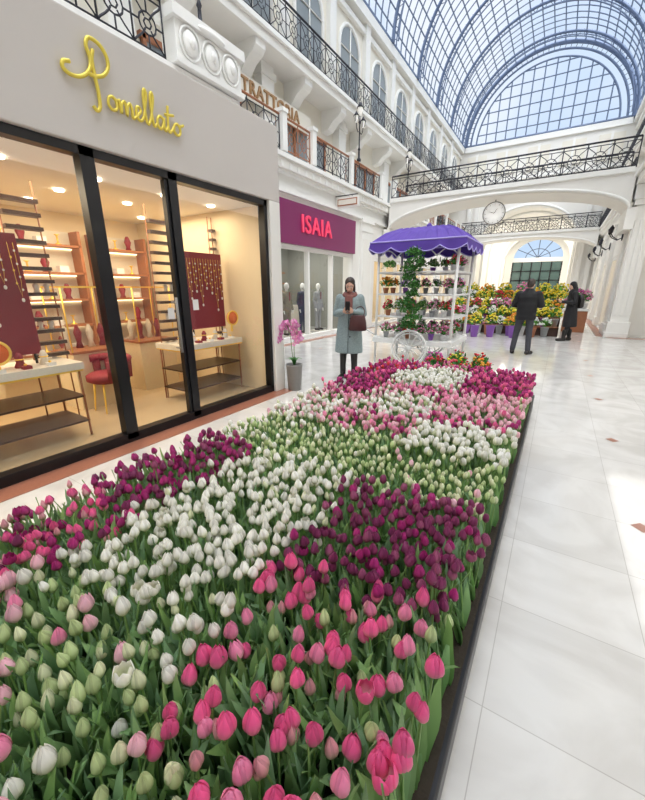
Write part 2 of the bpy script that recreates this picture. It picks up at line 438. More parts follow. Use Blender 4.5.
# ================================================================ LEFT / RIGHT GALLERIES
YE=29.0
def gallery(name,flip,ystart,openings):
    b=MB()
    if flip: b.X=Matrix.Translation((-5,0,0))@Matrix.Diagonal((-1,1,1,1))
    ys=ystart
    for (a,c) in openings+[(YE,YE)]:
        if a>ys: b.box(-7,-6.6,ys,a,0,4.0,PLASTER)
        if c>a: b.box(-7,-6.6,a,c,2.72,4.0,PLASTER)
        if a>ys:
            m0=(ys+a)/2; w=min(.45,(a-ys)/2-.05)
            b.box(-6.62,-6.5,m0-w,m0+w,0,3.95,TRIMW); b.box(-6.62,-6.44,m0-w-.05,m0+w+.05,0,.35,TRIMW)
            b.box(-6.62,-6.47,m0-w-.03,m0+w+.03,3.55,3.62,TRIMW); b.box(-6.62,-6.44,m0-w-.05,m0+w+.05,3.85,3.98,TRIMW)
            b.box(-6.52,-6.48,m0-w+.12,m0+w-.12,.6,3.3,PLASTER)
        ys=c
    y0=ystart
    b.box(-7,-6.6,y0,YE,4.0,4.4,TRIMW); b.box(-6.62,-6.5,y0,YE,3.95,4.05,TRIMW)
    b.box(-10,-6.38,y0,YE,4.45,4.8,PLASTER); b.box(-6.6,-6.30,y0,YE,4.66,4.76,TRIMW); b.box(-6.6,-6.45,y0,YE,4.38,4.46,TRIMW)
    y=y0+.2
    while y<YE: b.box(-6.6,-6.36,y,y+.1,4.46,4.6,TRIMW); y+=.35
    b.box(-8.0,-7.6,y0-3,YE,4.8,7.1,PLASTER2)
    y=y0+1.0
    while y<YE-2:
        b.box(-7.62,-7.56,y,y+2.6,4.85,6.15,GREYG)
        for k in range(4): b.box(-7.6,-7.5,y+k*.85,y+k*.85+.07,4.8,6.2,WOOD)
        b.box(-7.6,-7.5,y-.05,y+2.7,6.12,6.22,WOOD)
        b.box(-7.6,-7.35,y-.75,y-.25,4.8,7.1,TRIMW)
        b.box(-7.6,-7.3,y-.8,y-.2,6.8,6.95,TRIMW)
        y+=4.0
    b.box(-10,-6.78,y0-3,YE,7.1,7.45,PLASTER); b.box(-7,-6.7,y0-3,YE,7.3,7.4,TRIMW)
    y=y0-2.5
    while y<YE:
        prof=[(-7.6,6.5),(-7.35,6.55),(-7.15,6.75),(-6.95,6.85),(-6.85,6.95),(-6.85,7.12),(-7.6,7.12)]
        k=len(prof)
        vs=[(x,y,z) for x,z in prof]+[(x,y+.35,z) for x,z in prof]
        fs=[tuple(range(k-1,-1,-1)),tuple(range(k,2*k))]+[(i,(i+1)%k,k+(i+1)%k,k+i) for i in range(k)]
        b.add(vs,fs,TRIMW); y+=2.0
    b.box(-7.6,-7.2,y0-3,YE,7.45,10.2,PLASTER2); b.box(-7.6,-6.95,y0-3,YE,10.2,10.5,TRIMW); b.box(-7.3,-7.08,y0-3,YE,9.9,10.05,TRIMW)
    y=y0-2
    while y<YE-1.5:
        n=12; zc=9.0; r=.7
        pts=[(-7.18,y+.3,7.6)]+[(-7.18,y+1.0-r*math.cos(pi*i/n),zc+r*math.sin(pi*i/n)) for i in range(n+1)]+[(-7.18,y+1.7,7.6)]
        b.add(pts,[tuple(range(len(pts)))],GREYG); b.tube(pts,.06,TRIMW,6)
        b.tube([(-7.16,y+1,7.6),(-7.16,y+1,9.7)],.025,TRIMW,4); b.tube([(-7.16,y+.3,9.0),(-7.16,y+1.7,9.0)],.025,TRIMW,4)
        b.box(-7.22,-7.05,y-.45,y-.1,7.45,10.2,TRIMW)
        y+=2.4
    return b.make(name)
opsL=[(8.3,12.5),(14.4,18.2),(19.4,23.0),(24.2,27.8)]
gallery('wall_left',False,4.45,opsL)
opsR=[(17.2,19.6),(20.8,23.2),(24.4,27.4)]
gallery('wall_right',True,15.5,opsR)
def shopfront(name,flip,a,c,inner,wallm=None):
    b=MB()
    if flip: b.X=Matrix.Translation((-5,0,0))@Matrix.Diagonal((-1,1,1,1))
    b.box(-9.9,-9.8,a-.3,c+.3,0,3.2,inner); b.box(-9.8,-7.02,a-.35,a-.3,0,3.2,inner); b.box(-9.8,-7.02,c+.3,c+.35,0,3.2,inner); b.box(-9.9,-7.02,a-.3,c+.3,3.2,3.3,inner)
    b.add([(-6.71,a,.12),(-6.71,c,.12),(-6.71,c,2.62),(-6.71,a,2.62)],[(0,1,2,3)],GLASS)
    b.box(-6.78,-6.61,a,c,0.002,.12,TRIMW)
    k=3
    for i in range(k+1):
        y=a+(c-a)*i/k; b.box(-6.78,-6.62,max(a,y-.04),min(c,y+.04),0.12,2.60,TRIMW)
    b.box(-6.78,-6.62,a,c,2.6,2.715,TRIMW)
    b.box(-9.5,-8.6,a+.4,c-.4,0.002,.9,CREAMT)
    for z in (1.3,1.7,2.1): b.box(-9.75,-9.5,a+.3,c-.3,z,z+.04,WOOD)
    for k in range(10):
        y=a+.5+(c-a-1)*k/9; b.box(-9.7,-9.55,y-.1,y+.1,1.34,1.34+.12*(1+k%3),[CREAMT,WOOD,BURG,GREY][k%4])
    return b.make(name)
GI=mat('menswear_interior',(.30,.31,.28),.6)
shopfront('window_1',False,8.3,12.5,GI)
for i,(a,c) in enumerate(opsL[1:]): shopfront('window_%d'%(i+2),False,a,c,BEIGE)
for i,(a,c) in enumerate(opsR): shopfront('window_%d'%(i+5),True,a,c,BEIGE)
b=MB()
b.box(-10,-5.56,-8,4.44,4.35,4.8,PLASTER); b.box(-6.36,-5.56,4.44,5.85,4.35,4.8,PLASTER); b.box(-5.55,-5.48,-8,5.85,4.66,4.78,TRIMW); b.box(-5.55,-5.5,-8,5.85,4.36,4.44,TRIMW)
b.box(-8.0,-7.6,-8,1.44,4.8,7.1,PLASTER2); b.box(-10,-6.78,-8,1.44,7.1,7.45,PLASTER); b.box(-7.6,-7.2,-8,1.44,7.45,10.2,PLASTER2); b.box(-7.6,-6.95,-8,1.44,10.2,10.5,TRIMW)
b.box(-7,-6.6,-8,4.44,3.6,4.35,PLASTER)
b.make('wall_left_bay')
b=MB()
b.box(4.2,4.6,-8,15.5,0,4.45,PLASTER); b.box(1.4,5,-8,15.48,4.45,4.8,PLASTER); b.box(1.32,1.39,-8,15.48,4.66,4.76,TRIMW); b.box(2.02,4.19,15.62,15.8,0,4.44,PLASTER)
b.box(2.6,3,-8,12.4,4.8,7.1,PLASTER2); b.box(1.78,5,-8,12.4,7.1,7.45,PLASTER); b.box(2.2,2.6,-8,12.4,7.45,10.2,PLASTER2); b.box(1.95,2.6,-8,12.4,10.2,10.5,TRIMW)
for y in (-4,0,4,8,12):
    b.box(4.05,4.19,y,y+.8,0,4.2,TRIMW); b.box(4.0,4.04,y-.05,y+.85,0,.4,TRIMW); b.box(4.17,4.19,y+1.1,y+3.0,.1,2.8,GREYG)
b.make('wall_right_crossing')
b=MB()
b.box(1.42,2.05,15.0,15.48,.0,.16,TRIMW); b.box(1.46,2.05,15.04,15.48,.16,.5,TRIMW); b.box(1.52,2.0,15.12,15.48,.5,3.9,TRIMW)
for k in range(3): b.box(1.56+.14*k,1.64+.14*k,15.09,15.13,.7,3.5,TRIMW)
b.box(1.46,2.05,15.04,15.48,3.9,4.05,TRIMW); b.box(1.42,2.05,15.0,15.48,4.05,4.44,TRIMW)
b.make('corner_pilaster',bevel=.01)
b=MB(); b.box(-10,5,-8.4,-8,0,16,PLASTER); 
for x in (-5.5,-2.5,.5):
    b.box(x-.9,x+.9,-8.02,-7.95,0,3,GREYG); b.box(x-1.0,x-.9,-8.02,-7.9,0,3.1,TRIMW); b.box(x+.9,x+1.0,-8.02,-7.9,0,3.1,TRIMW); b.box(x-1,x+1,-8.02,-7.9,3,3.15,TRIMW)
b.make('wall_back')
b=MB()
b.box(-5.75,-5.42,4.5,5.85,4.81,5.35,TRIMW); b.box(-5.8,-5.36,4.44,5.91,5.35,5.5,TRIMW); b.box(-5.8,-5.38,4.46,5.89,4.80,4.88,TRIMW)
for k in range(3): 
    yy=4.75+k*.42; b.ell((-5.40,yy,5.12),(.05,.14,.17),TRIMW,12,8); b.ell((-5.36,yy,5.12),(.05,.06,.08),TRIMW,10,6)
    b.tube([(-5.40,yy+.19*math.cos(a),5.12+.21*math.sin(a)) for a in np.linspace(0,2*pi,17)[:-1]],.02,TRIMW,6,True)
b.ell((-5.38,5.17,5.4),(.07,.3,.06),TRIMW)
b.make('balustrade_pedestal',bevel=.012)
b=MB(); rail(b,(-5.6,-3),(-5.6,4.42),4.8,5.55,r=.014,unit=.5); b.make('balcony_railing')
b=MB(); 
y=5.95
kk=0
while y<YE-.5:
    L=[2.2,1.1,2.0][kk%3]; e=min(y+L,YE-.2)
    if not (e>15.0 and y<16.6) :
        rail(b,(-6.4,y),(-6.4,e),4.8,5.55,WOOD if kk%3==1 else IRON,.55,cap=WOOD)
    b.box(-6.5,-6.3,e+.02,e+.2,4.8,5.62,TRIMW); b.box(-6.53,-6.27,e,e+.22,5.6,5.68,TRIMW)
    y=e+.22; kk+=1
b.make('balcony_railing')
b=MB(); rail(b,(-6.82,1),(-6.82,YE),7.45,8.25); b.make('balcony_railing')
b=MB(); rail(b,(1.82,12),(1.82,YE),7.45,8.25); rail(b,(1.4,16.7),(1.4,YE),4.8,5.55); b.make('balcony_railing')
# ------------------------------------------------ bridges
def bridge(name,y0,y1,zs,rise,zt):
    b=MB(); b.arch(-6.36,1.36,zs,rise,zt,y0,y1,PLASTER,32)
    b.box(-6.28,1.28,y0-.07,y0,zt-.12,zt+.02,TRIMW); b.box(-6.28,1.28,y1,y1+.07,zt-.12,zt+.02,TRIMW)
    cx=-2.5;h=3.86
    b.tube([(cx-h*math.cos(pi*i/32),y0-.02,zs+rise*math.sin(pi*i/32)+.06) for i in range(33)],.05,TRIMW,6)
    for sx in (-6.43,1.43): b.box(sx-.12,sx+.12,y0-.05,y1+.05,zs-.5,zs+.1,TRIMW)
    rail(b,(-6.3,y0+.03),(1.3,y0+.03),zt,zt+.8); rail(b,(-6.3,y1-.03),(1.3,y1-.03),zt,zt+.8)
    return b.make(name)
bridge('arched_footbridge',15.1,16.7,3.75,.85,4.92)
bridge('arched_footbridge',27.4,28.6,3.75,.75,4.85)
b=MB()
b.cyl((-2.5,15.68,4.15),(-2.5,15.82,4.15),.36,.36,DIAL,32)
b.tube([(-2.5+.37*math.cos(a*pi/16),15.67,4.15+.37*math.sin(a*pi/16)) for a in range(32)],.02,GREY,6,True)
for k in range(12):
    a=k*pi/6; b.cyl((-2.5+.27*math.cos(a),15.675,4.15+.27*math.sin(a)),(-2.5+.33*math.cos(a),15.675,4.15+.33*math.sin(a)),.009,.009,IRON,6)
b.cyl((-2.5,15.665,4.15),(-2.5+.1,15.665,4.15+.16),.013,.008,IRON,6); b.cyl((-2.5,15.665,4.15),(-2.5-.18,15.665,4.22),.012,.006,IRON,6)
b.cyl((-2.5,15.75,4.5),(-2.5,15.75,4.6),.02,.02,IRON,8)
b.make('hanging_clock')
# ------------------------------------------------ end wall + far corridor
b=MB()
b.arch(-5.4,.4,4.3,2.3,10.5,29.02,29.5,PLASTER,32)
b.box(-8,-5.4,29.02,29.5,0,10.5,PLASTER); b.box(.4,3,29.02,29.5,0,10.5,PLASTER)
b.tube([(-2.5-2.95*math.cos(pi*i/32),28.98,4.3+2.35*math.sin(pi*i/32)) for i in range(33)],.09,TRIMW,6)
b.box(-6.9,1.9,28.9,29.01,10.2,10.5,TRIMW); b.box(-6.9,1.9,28.93,29.01,8.2,8.35,TRIMW)
for x in (-6.2,-5.7,.7,1.2): b.box(x-.12,x+.12,28.85,29.01,0,8.2,TRIMW)
for i in range(5): 
    x=-6.1+i*1.8; b.box(x-.6,x+.6,28.95,29.01,8.6,9.9,PLASTER2); b.box(x-.06,x+.06,28.9,29.01,8.5,10,TRIMW)
b.make('wall_end')
b=MB()
b.box(-5.8,-5.4,29.5,45,0,4.4,PLASTER2); b.box(.4,.8,29.5,45,0,4.4,PLASTER2)
n=16
vs=[];fs=[]
for y in (29.5,45):
    for i in range(n+1): vs.append((-2.5-2.9*math.cos(pi*i/n),y,4.3+2.3*math.sin(pi*i/n)))
for i in range(n): fs.append((i,i+1,n+2+i,n+1+i))
b.add(vs,fs,PLASTER)
for y in (31,34,37,40,43):
    b.tube([(-2.5-2.85*math.cos(pi*i/n),y,4.3+2.25*math.sin(pi*i/n)) for i in range(n+1)],.12,TRIMW,6)
    for x in(-5.4,.4): b.box(x-.15,x+.15,y-.25,y+.25,0,4.3,TRIMW)
b.make('wall_far_corridor')
DGRN=mat('door_glass_green',(.10,.16,.15),.15)
b=MB()
b.box(-5.8,-4.7,45,45.3,0,7,PLASTER); b.box(-.3,.8,45,45.3,0,7,PLASTER); b.box(-4.7,-.3,45,45.3,4.1,4.5,TRIMW)
b.box(-4.7,-.3,45.12,45.16,0,4.1,DGRN)
for i in range(6):
    x=-4.7+i*.88; b.box(x-.05,x+.05,45,45.15,0,4.1,BLACK); 
for z in (2.3,3.2): b.box(-4.7,-.3,45,45.15,z-.04,z+.04,BLACK)
b.arch(-4.7,-.3,4.5,1.7,7,45,45.3,PLASTER,20)
for i in range(1,6):
    a=pi*i/6; b.cyl((-2.5,45.1,4.5),(-2.5+2.2*math.cos(a),45.1,4.5+1.7*math.sin(a)),.04,.04,STEEL,5)
b.tube([(-2.5+1.1*math.cos(pi*i/12),45.1,4.5+.85*math.sin(pi*i/12)) for i in range(13)],.04,STEEL,5)
b.make('door_1')
# ------------------------------------------------ glass vault
b=MB(); CX,CZ,RV=-2.5,10.5,4.5
YV0=-8
NR=28
def arcp(a,y,r=RV): return (CX-r*math.cos(a),y,CZ+r*math.sin(a))
y=YV0; k=0
while y<=YE+.01:
    big=(k%6==0)
    b.rings([(arcp(pi*i/36,y,RV-(.08 if big else 0)),.075 if big else .028) for i in range(37)],STEEL,4,False)
    if big: b.rings([(arcp(pi*i/36,y,RV-.3),.03) for i in range(37)],STEEL,4,False)
    if big:
        for i in range(0,36): 
            b.cyl(arcp(pi*i/36,y,RV-.3),arcp(pi*(i+.5)/36,y,RV),.015,.015,STEEL,3,False); b.cyl(arcp(pi*(i+.5)/36,y,RV),arcp(pi*(i+1)/36,y,RV-.3),.015,.015,STEEL,3,False)
    y+=.5; k+=1
for i in range(NR+1):
    a=pi*i/NR; b.rings([(arcp(a,YV0),.03),(arcp(a,YE),.03)],STEEL,4,False)
b.box(-7.05,-6.95,YV0,YE,10.51,10.6,STEEL); b.box(1.95,2.05,YV0,YE,10.51,10.6,STEEL)
for r,w in ((4.42,.13),(4.1,.06),(3.75,.05)): b.rings([(arcp(pi*i/48,YE-.02,r),w) for i in range(49)],STEEL,4,False)
for i in range(48):
    b.cyl(arcp(pi*i/48,YE-.02,4.42),arcp(pi*i/48,YE-.02,4.1),.015,.015,STEEL,4,False)
nx=13
for i in range(1,nx):
    x=-3.75+7.5*i/nx; h=math.sqrt(max(0,3.75**2-x*x)); b.rings([((CX+x,YE-.02,CZ),.035),((CX+x,YE-.02,CZ+h),.035)],STEEL,4,False)
for i in range(1,7):
    z=i*.58; h=math.sqrt(max(0,3.75**2-z*z)); b.rings([((CX-h,YE-.02,CZ+z),.035),((CX+h,YE-.02,CZ+z),.035)],STEEL,4,False)
b.tube([(-7,YE-.02,10.55),(2,YE-.02,10.55)],.08,STEEL,4)
vault=b.make('ceiling')
b=MB()
vs=[];fs=[]
for y in (YV0,YE):
    for i in range(NR+1): vs.append(arcp(pi*i/NR,y,RV+.04))
for i in range(NR): fs.append((i,i+1,NR+2+i,NR+1+i))
b.add(vs,fs,VGLASS,False)
pts=[arcp(pi*i/48,YE+.02,4.4) for i in range(49)]
b.add(pts,[tuple(range(49))],VGLASS)
g=b.make('glass_panes',vault)
# ------------------------------------------------ lamps on balcony
def lamppost(x,y,z,h=1.6,parent=None):
    b=MB()
    b.lathe((x,y,z),[(.07,0),(.07,.06),(.035,.1),(.028,.3),(.045,.34),(.022,.4),(.02,h-.25),(.045,h-.2),(.02,h-.15),(.012,h)],IRON,10)
    for s_ in (-1,1):
        b.tube([(x,y,z+h-.45),(x,y+s_*.12,z+h-.5),(x,y+s_*.22,z+h-.4),(x,y+s_*.24,z+h-.28)],.014,IRON,6)
        b.lathe((x,y+s_*.24,z+h-.28),[(.02,0),(.05,.02),(.07,.16),(.075,.18)],LANT,8); b.lathe((x,y+s_*.24,z+h-.1),[(.1,0),(.05,.07),(.01,.14)],IRON,8)
        for a in range(4): b.cyl((x+.05*math.cos(a*1.57),y+s_*.24+.05*math.sin(a*1.57),z+h-.26),(x+.08*math.cos(a*1.57),y+s_*.24+.08*math.sin(a*1.57),z+h-.1),.012,.012,IRON,4)
    b.lathe((x,y,z+h-.02),[(.03,0),(.06,.02),(.08,.2),(.085,.22)],LANT,8); b.lathe((x,y,z+h+.2),[(.11,0),(.06,.08),(.01,.16)],IRON,8)
    b.make('balcony_lamp_post')
lamppost(-5.58,5.15,5.5,1.6)
for y in (12.4,17.1,22.): lamppost(-6.4,y,5.6,1.3)
def sconce(x,y,z,s_):
    b=MB(); b.ell((x,y,z),(.03,.06,.16),IRON,10,8)
    for dy in (-.22,.22):
        b.tube([(x,y,z-.05),(x-s_*.12,y+dy*.4,z-.12),(x-s_*.28,y+dy*.8,z-.02),(x-s_*.34,y+dy,z+.08)],.015,IRON,6)
        b.lathe((x-s_*.34,y+dy,z+.08),[(.02,0),(.045,.02),(.065,.15)],IRON,8); b.lathe((x-s_*.34,y+dy,z+.23),[(.075,0),(.04,.05),(.01,.1)],IRON,8)
    b.make('wall_lamp')
for y in (16.35,20.2,23.8,28.1): sconce(1.46,y,3.2,1)
for y in (18.8,23.6,28.2): sconce(-6.46,y,3.2,-1)
b=MB(); b.box(-6.55,-5.75,11.2,11.28,4.0,4.3,TRIMW); b.box(-6.5,-5.8,11.185,11.2,4.05,4.25,WOOD); b.tube([(-6.6,11.24,4.35),(-5.8,11.24,4.35)],.015,IRON,6)
b.tube([(-6.0,11.24,4.35),(-6.0,11.24,4.28)],.01,IRON,5); b.box(-6.47,-5.83,11.18,11.185,4.08,4.22,CREAMT)
b.make('hanging_sign')
s=empty('gallery_shop_sign'); b=MB(); b.box(-7.34,-7.26,7.2,10.8,6.02,6.48,PLASTER2); b.make('board',s,bevel=.01)
text('letters','TRATTORIA',(-7.24,9.0,6.25),.40,mat('bronze_letters',(.45,.26,.12),.4,.3),s,sp=1.12)
s=empty('menswear_shop_sign'); b=MB(); b.box(-6.6,-6.5,8.2,12.5,2.72,3.8,PURPS); b.make('board',s,bevel=.01)
text('letters','ISAIA',(-6.47,9.95,3.27),.66,PINKL,s,sp=1.12)
# ================================================================ BOUTIQUE
XW=-3.6
bt=empty('boutique_shopfront')
b=MB()
b.box(-6.59,-3.5,-4,4.42,2.68,3.58,FASCIA)
b.box(-6.59,-3.5,4.2,4.42,0,2.68,TRIMW)
b.make('fascia',bt,bevel=.01)
b=MB()
FR=BLACK
for (y0,y1) in ((-1.05,-.95),(1.84,1.96),(2.68,2.78),(4.14,4.2)): b.box(XW-.06,XW+.05,y0,y1,0.04,2.68,FR)
b.box(XW-.06,XW+.05,-4,4.2,2.61,2.68,FR); b.box(XW-.06,XW+.05,-4,4.2,.0,.10,FR)
b.box(XW-.03,XW+.03,2.64,2.68,.1,2.6,FR); b.tube([(XW+.09,2.58,.85),(XW+.09,2.58,1.45)],.014,GREY,8)
for z in (.9,1.4): b.tube([(XW,2.58,z),(XW+.09,2.58,z)],.009,GREY,6)
b.make('frame',bt)
b=MB(); b.add([(XW,-4,.1),(XW,4.15,.1),(XW,4.15,2.62),(XW,-4,2.62)],[(0,1,2,3)],GLASS); b.make('glass',bt)
b=MB(); b.box(XW+.004,XW+.006,2.52,2.6,1.22,1.34,WHITE); b.box(XW+.004,XW+.006,2.86,2.94,1.3,1.42,WHITE); b.make('stickers',bt)
b=MB()
b.box(-6.59,-6.5,-4,4.2,0,2.7,BEIGE); b.box(-6.6,XW-.07,-4.1,-4,0,2.7,BEIGE); b.box(-6.59,XW-.07,4.15,4.19,0,2.67,BEIGE)
b.box(-6.5,XW-.07,-4,4.14,2.62,2.67,PLASTER); b.box(-6.5,XW-.07,-4,4.14,0,.02,BEIGEF)
b.box(-6.5,-5.7,1.45,1.55,0,2.62,BEIGE)
b.make('interior',bt)
def catmull(P,k=6):
    P=[P[0]]+P+[P[-1]]; out=[]
    for i in range(1,len(P)-2):
        p0,p1,p2,p3=[np.array(q,float) for q in P[i-1:i+3]]
        for j in range(k):
            t=j/k; out.append(.5*((2*p1)+(-p0+p2)*t+(2*p0-5*p1+4*p2-p3)*t*t+(-p0+3*p1-3*p2+p3)*t**3))
    out.append(np.array(P[-2],float)); return out
strokes=[
 [(.03,.25),(-.02,.23),(-.03,.18),(.02,.15),(.10,.17),(.17,.24),(.20,.34),(.18,.44),(.21,.51),(.29,.50),(.34,.43),(.34,.34),(.29,.26),(.21,.22),(.15,.23)],
 [(.23,.43),(.21,.34),(.215,.22),(.225,.10),(.22,-.02),(.19,-.06),(.165,-.03)],
]
o_=lambda x:[(x+.03,.10),(x,.08),(x-.01,.03),(x+.02,0),(x+.06,.02),(x+.06,.08),(x+.03,.10)]
strokes.append(o_(.31)+[(.37,.085),(.40,.09)])
strokes.append([(.40,.10),(.41,.0),(.42,.07),(.45,.10),(.46,.06),(.46,0),(.475,.07),(.50,.10),(.515,.06),(.515,.0),(.54,.01),(.58,.05),(.60,.08),(.585,.105),(.56,.09),(.555,.03),(.58,0),(.62,.03),
  (.66,.16),(.675,.24),(.66,.27),(.645,.22),(.645,.08),(.66,0),(.69,.03),(.73,.16),(.745,.24),(.73,.27),(.715,.22),(.715,.08),(.73,0),(.76,.03)])
strokes.append([(.84,.09),(.80,.105),(.77,.07),(.77,.02),(.80,0),(.83,.04),(.845,.10),(.84,.03),(.855,0),(.88,.04)])
strokes.append([(.90,.22),(.89,.12),(.885,.03),(.90,0),(.93,.03),(.95,.06)])
strokes.append([(.86,.14),(.90,.145),(.96,.16)])
strokes.append(o_(.96)+[(1.03,.09),(1.07,.11)])
b=MB()
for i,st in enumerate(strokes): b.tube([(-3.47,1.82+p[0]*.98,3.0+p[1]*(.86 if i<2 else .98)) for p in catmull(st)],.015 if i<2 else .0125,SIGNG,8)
b.make('script_sign',bt)
def jewelry_panel(y0,y1,z0,z1,x=-4.35):
    b=MB(); b.box(x-.06,x,y0,y1,z0,z1,BURG)
    for i in range(7):
        yy=y0+(y1-y0)*(i+.5)/7
        L=.30+.45*random.random()
        b.tube([(x+.01,yy-.022,z1-.08),(x+.015,yy-.018,z1-.1-L*.7),(x+.02,yy,z1-.1-L),(x+.015,yy+.018,z1-.1-L*.7),(x+.01,yy+.022,z1-.08)],.002,GOLD,4)
        for k in range(7): b.ell((x+.015,yy+(-1)**k*.018,z1-.15-L*k/8),(.009,.009,.012),GOLD if k%2 else WHITE,6,4)
        b.ell((x+.02,yy,z1-.13-L),(.012,.014,.02),WHITE,8,6)
    b.tube([(x-.03,y0+.05,.8),(x-.03,y0+.05,z0)],.012,BLACK,6); b.tube([(x-.03,y1-.05,.8),(x-.03,y1-.05,z0)],.012,BLACK,6)
    b.make('jewelry_display_panel',bt)
jewelry_panel(.75,1.55,.92,2.03); jewelry_panel(3.40,4.04,.98,2.02)
def dtable(y0,y1,x0=-4.65,x1=-4.05,z=.82):
    b=MB(); b.box(x0,x1,y0,y1,z-.07,z,CREAMT); b.box(x0+.01,x1-.01,y0+.01,y1-.01,z-.09,z-.07,GOLD)
    for x in (x0+.04,x1-.04):
        for y in (y0+.04,y1-.04): b.tube([(x,y,.02),(x,y,z-.05)],.012,WOOD,6)
    for zz in (.18,.45): b.box(x0+.03,x1-.03,y0+.03,y1-.03,zz,zz+.02,DWOOD)
    for k in range(int((y1-y0)/.2)):
        yy=y0+.12+k*.2
        c=(CREAMT,WHITE,BURG)[k%3]
        b.lathe((x1-.2,yy,z),[(.045,0),(.05,.01),(.03,.05),(.035,.10),(.015,.14)],c,10)
        b.tube([(x1-.2+.035*math.cos(a),yy+.035*math.sin(a),z+.08) for a in np.linspace(0,2*pi,10)[:-1]],.006,GOLD,5,True)
        b.box(x1-.12,x1-.05,yy-.03,yy+.04,z,z+.03,(WHITE,BURG)[k%2]); b.ell((x1-.085,yy,z+.04),(.014,.014,.012),GOLD,8,6)
    b.make('jewelry_display_table',bt)
dtable(.2,1.78); dtable(3.0,4.08)
for (y,z) in ((1.12,1.0),(3.95,1.12)):
    b=MB(); b.cyl((-4.12,y,z),(-4.09,y+.0,z),.10,.10,ORNG,24); b.tube([(-4.09,y+.10*math.cos(a),z+.10*math.sin(a)) for a in np.linspace(0,2*pi,20)[:-1]],.012,GOLD,6,True); b.cyl((-4.13,y,z-.2),(-4.12,y,z),.02,.01,GOLD,8); b.make('orange_disc_ornament',bt)
def slats(y0,y1,x):
    b=MB()
    for k in range(14): b.box(x,x+.10,y0,y1,.72+k*.125,.755+k*.125,DWOOD)
    for y in (y0,y1): b.tube([(x+.02,y,.02),(x+.02,y,2.55)],.008,WOOD,6)
    for k in range(6):
        b.lathe((x+.06,y0+.08+k*(y1-y0-.12)/6,.755+.125*(k*3%9)),[(.03,0),(.02,.03),(.03,.07),(.01,.09)],CREAMT,8)
    b.make('slatted_display_shelf',bt)
slats(1.55,1.86,-4.6); slats(3.05,3.36,-4.6); slats(.3,.62,-4.6); slats(4.05,4.12,-4.6)
def wallshelf(y0,y1,n=5):
    b=MB(); b.box(-6.5,-6.46,y0,y1,.5,2.35,PLASTER2)
    for k in range(n):
        z=.6+k*.38; b.box(-6.46,-6.2,y0,y1,z,z+.03,WOOD); b.box(-6.45,-6.43,y0+.02,y1-.02,z-.02,z-.005,STRIP)
        for j in range(int((y1-y0)/.22)):
            yy=y0+.12+j*.22
            if (j+k)%3==0: b.lathe((-6.3,yy,z+.03),[(.05,0),(.03,.05),(.055,.13),(.03,.2),(.02,.22)],BURG,10)
            elif (j+k)%3==1: b.box(-6.38,-6.25,yy-.06,yy+.06,z+.03,z+.12,WHITE)
            else: b.lathe((-6.3,yy,z+.03),[(.04,0),(.045,.01),(.012,.03),(.012,.12),(.04,.14)],GOLD,10)
    for y in (y0,y1): b.box(-6.5,-6.2,y-.02,y+.02,.5,2.35,WOOD)
    b.make('lit_wall_shelving',bt)
wallshelf(-.6,1.35); wallshelf(1.75,3.0); wallshelf(3.25,4.05)
def glasscase(y0,y1,x0,x1):
    b=MB(); b.box(x0,x1,y0,y1,.02,.75,BEIGE); b.box(x0-.01,x1+.01,y0-.01,y1+.01,.75,.78,WOOD)
    for x in(x0,x1):
        for y in(y0,y1): b.tube([(x,y,.78),(x,y,1.55)],.01,GOLD,5)
    b.box(x0,x1,y0,y1,1.55,1.57,GOLD)
    b.add([(x1,y0,.78),(x1,y1,.78),(x1,y1,1.55),(x1,y0,1.55)],[(0,1,2,3)],GLASS); b.add([(x0,y0,.78),(x1,y0,.78),(x1,y0,1.55),(x0,y0,1.55)],[(0,1,2,3)],GLASS)
    for k in range(4): b.lathe((x0+.15,y0+.1+k*.15,.78),[(.05,0),(.03,.08),(.05,.2),(.015,.3)],(CREAMT,BURG)[k%2],8)
    b.make('glass_display_case',bt)
glasscase(2.1,2.7,-5.5,-5.0); glasscase(3.1,3.7,-5.7,-5.2); glasscase(.4,1.1,-5.9,-5.4)
def chair(x,y,r):
    b=MB(); b.X=Matrix.Translation((x,y,0))@Matrix.Rotation(r,4,'Z')
    b.loft([(0,0,.40,.2,.2),(0,0,.43,.25,.25),(0,0,.49,.25,.25),(0,0,.52,.2,.2)],BURG)
    pts=[(.25*math.cos(a),.25*math.sin(a),.68) for a in np.linspace(-.3,pi+.3,14)]
    b.rings([(p,.05) for p in pts],BURG,8)
    for p in pts[::2]: b.cyl((p[0]*.95,p[1]*.95,.45),p,.05,.05,BURG,6)
    for a in (0.8,2.3,4,5.4): b.cyl((.17*math.cos(a),.17*math.sin(a),.42),(.22*math.cos(a),.22*math.sin(a),.02),.015,.01,GOLD,6)
    b.make('round_armchair',bt)
chair(-4.75,2.35,0)
b=MB()
for x in (-4.2,-5.0,-5.8):
    for y in (-.3,.6,1.5,2.3,3.1,3.8): b.cyl((x,y,2.6),(x,y,2.619),.05,.05,LAMPM,12)
b.make('ceiling_downlights',bt)
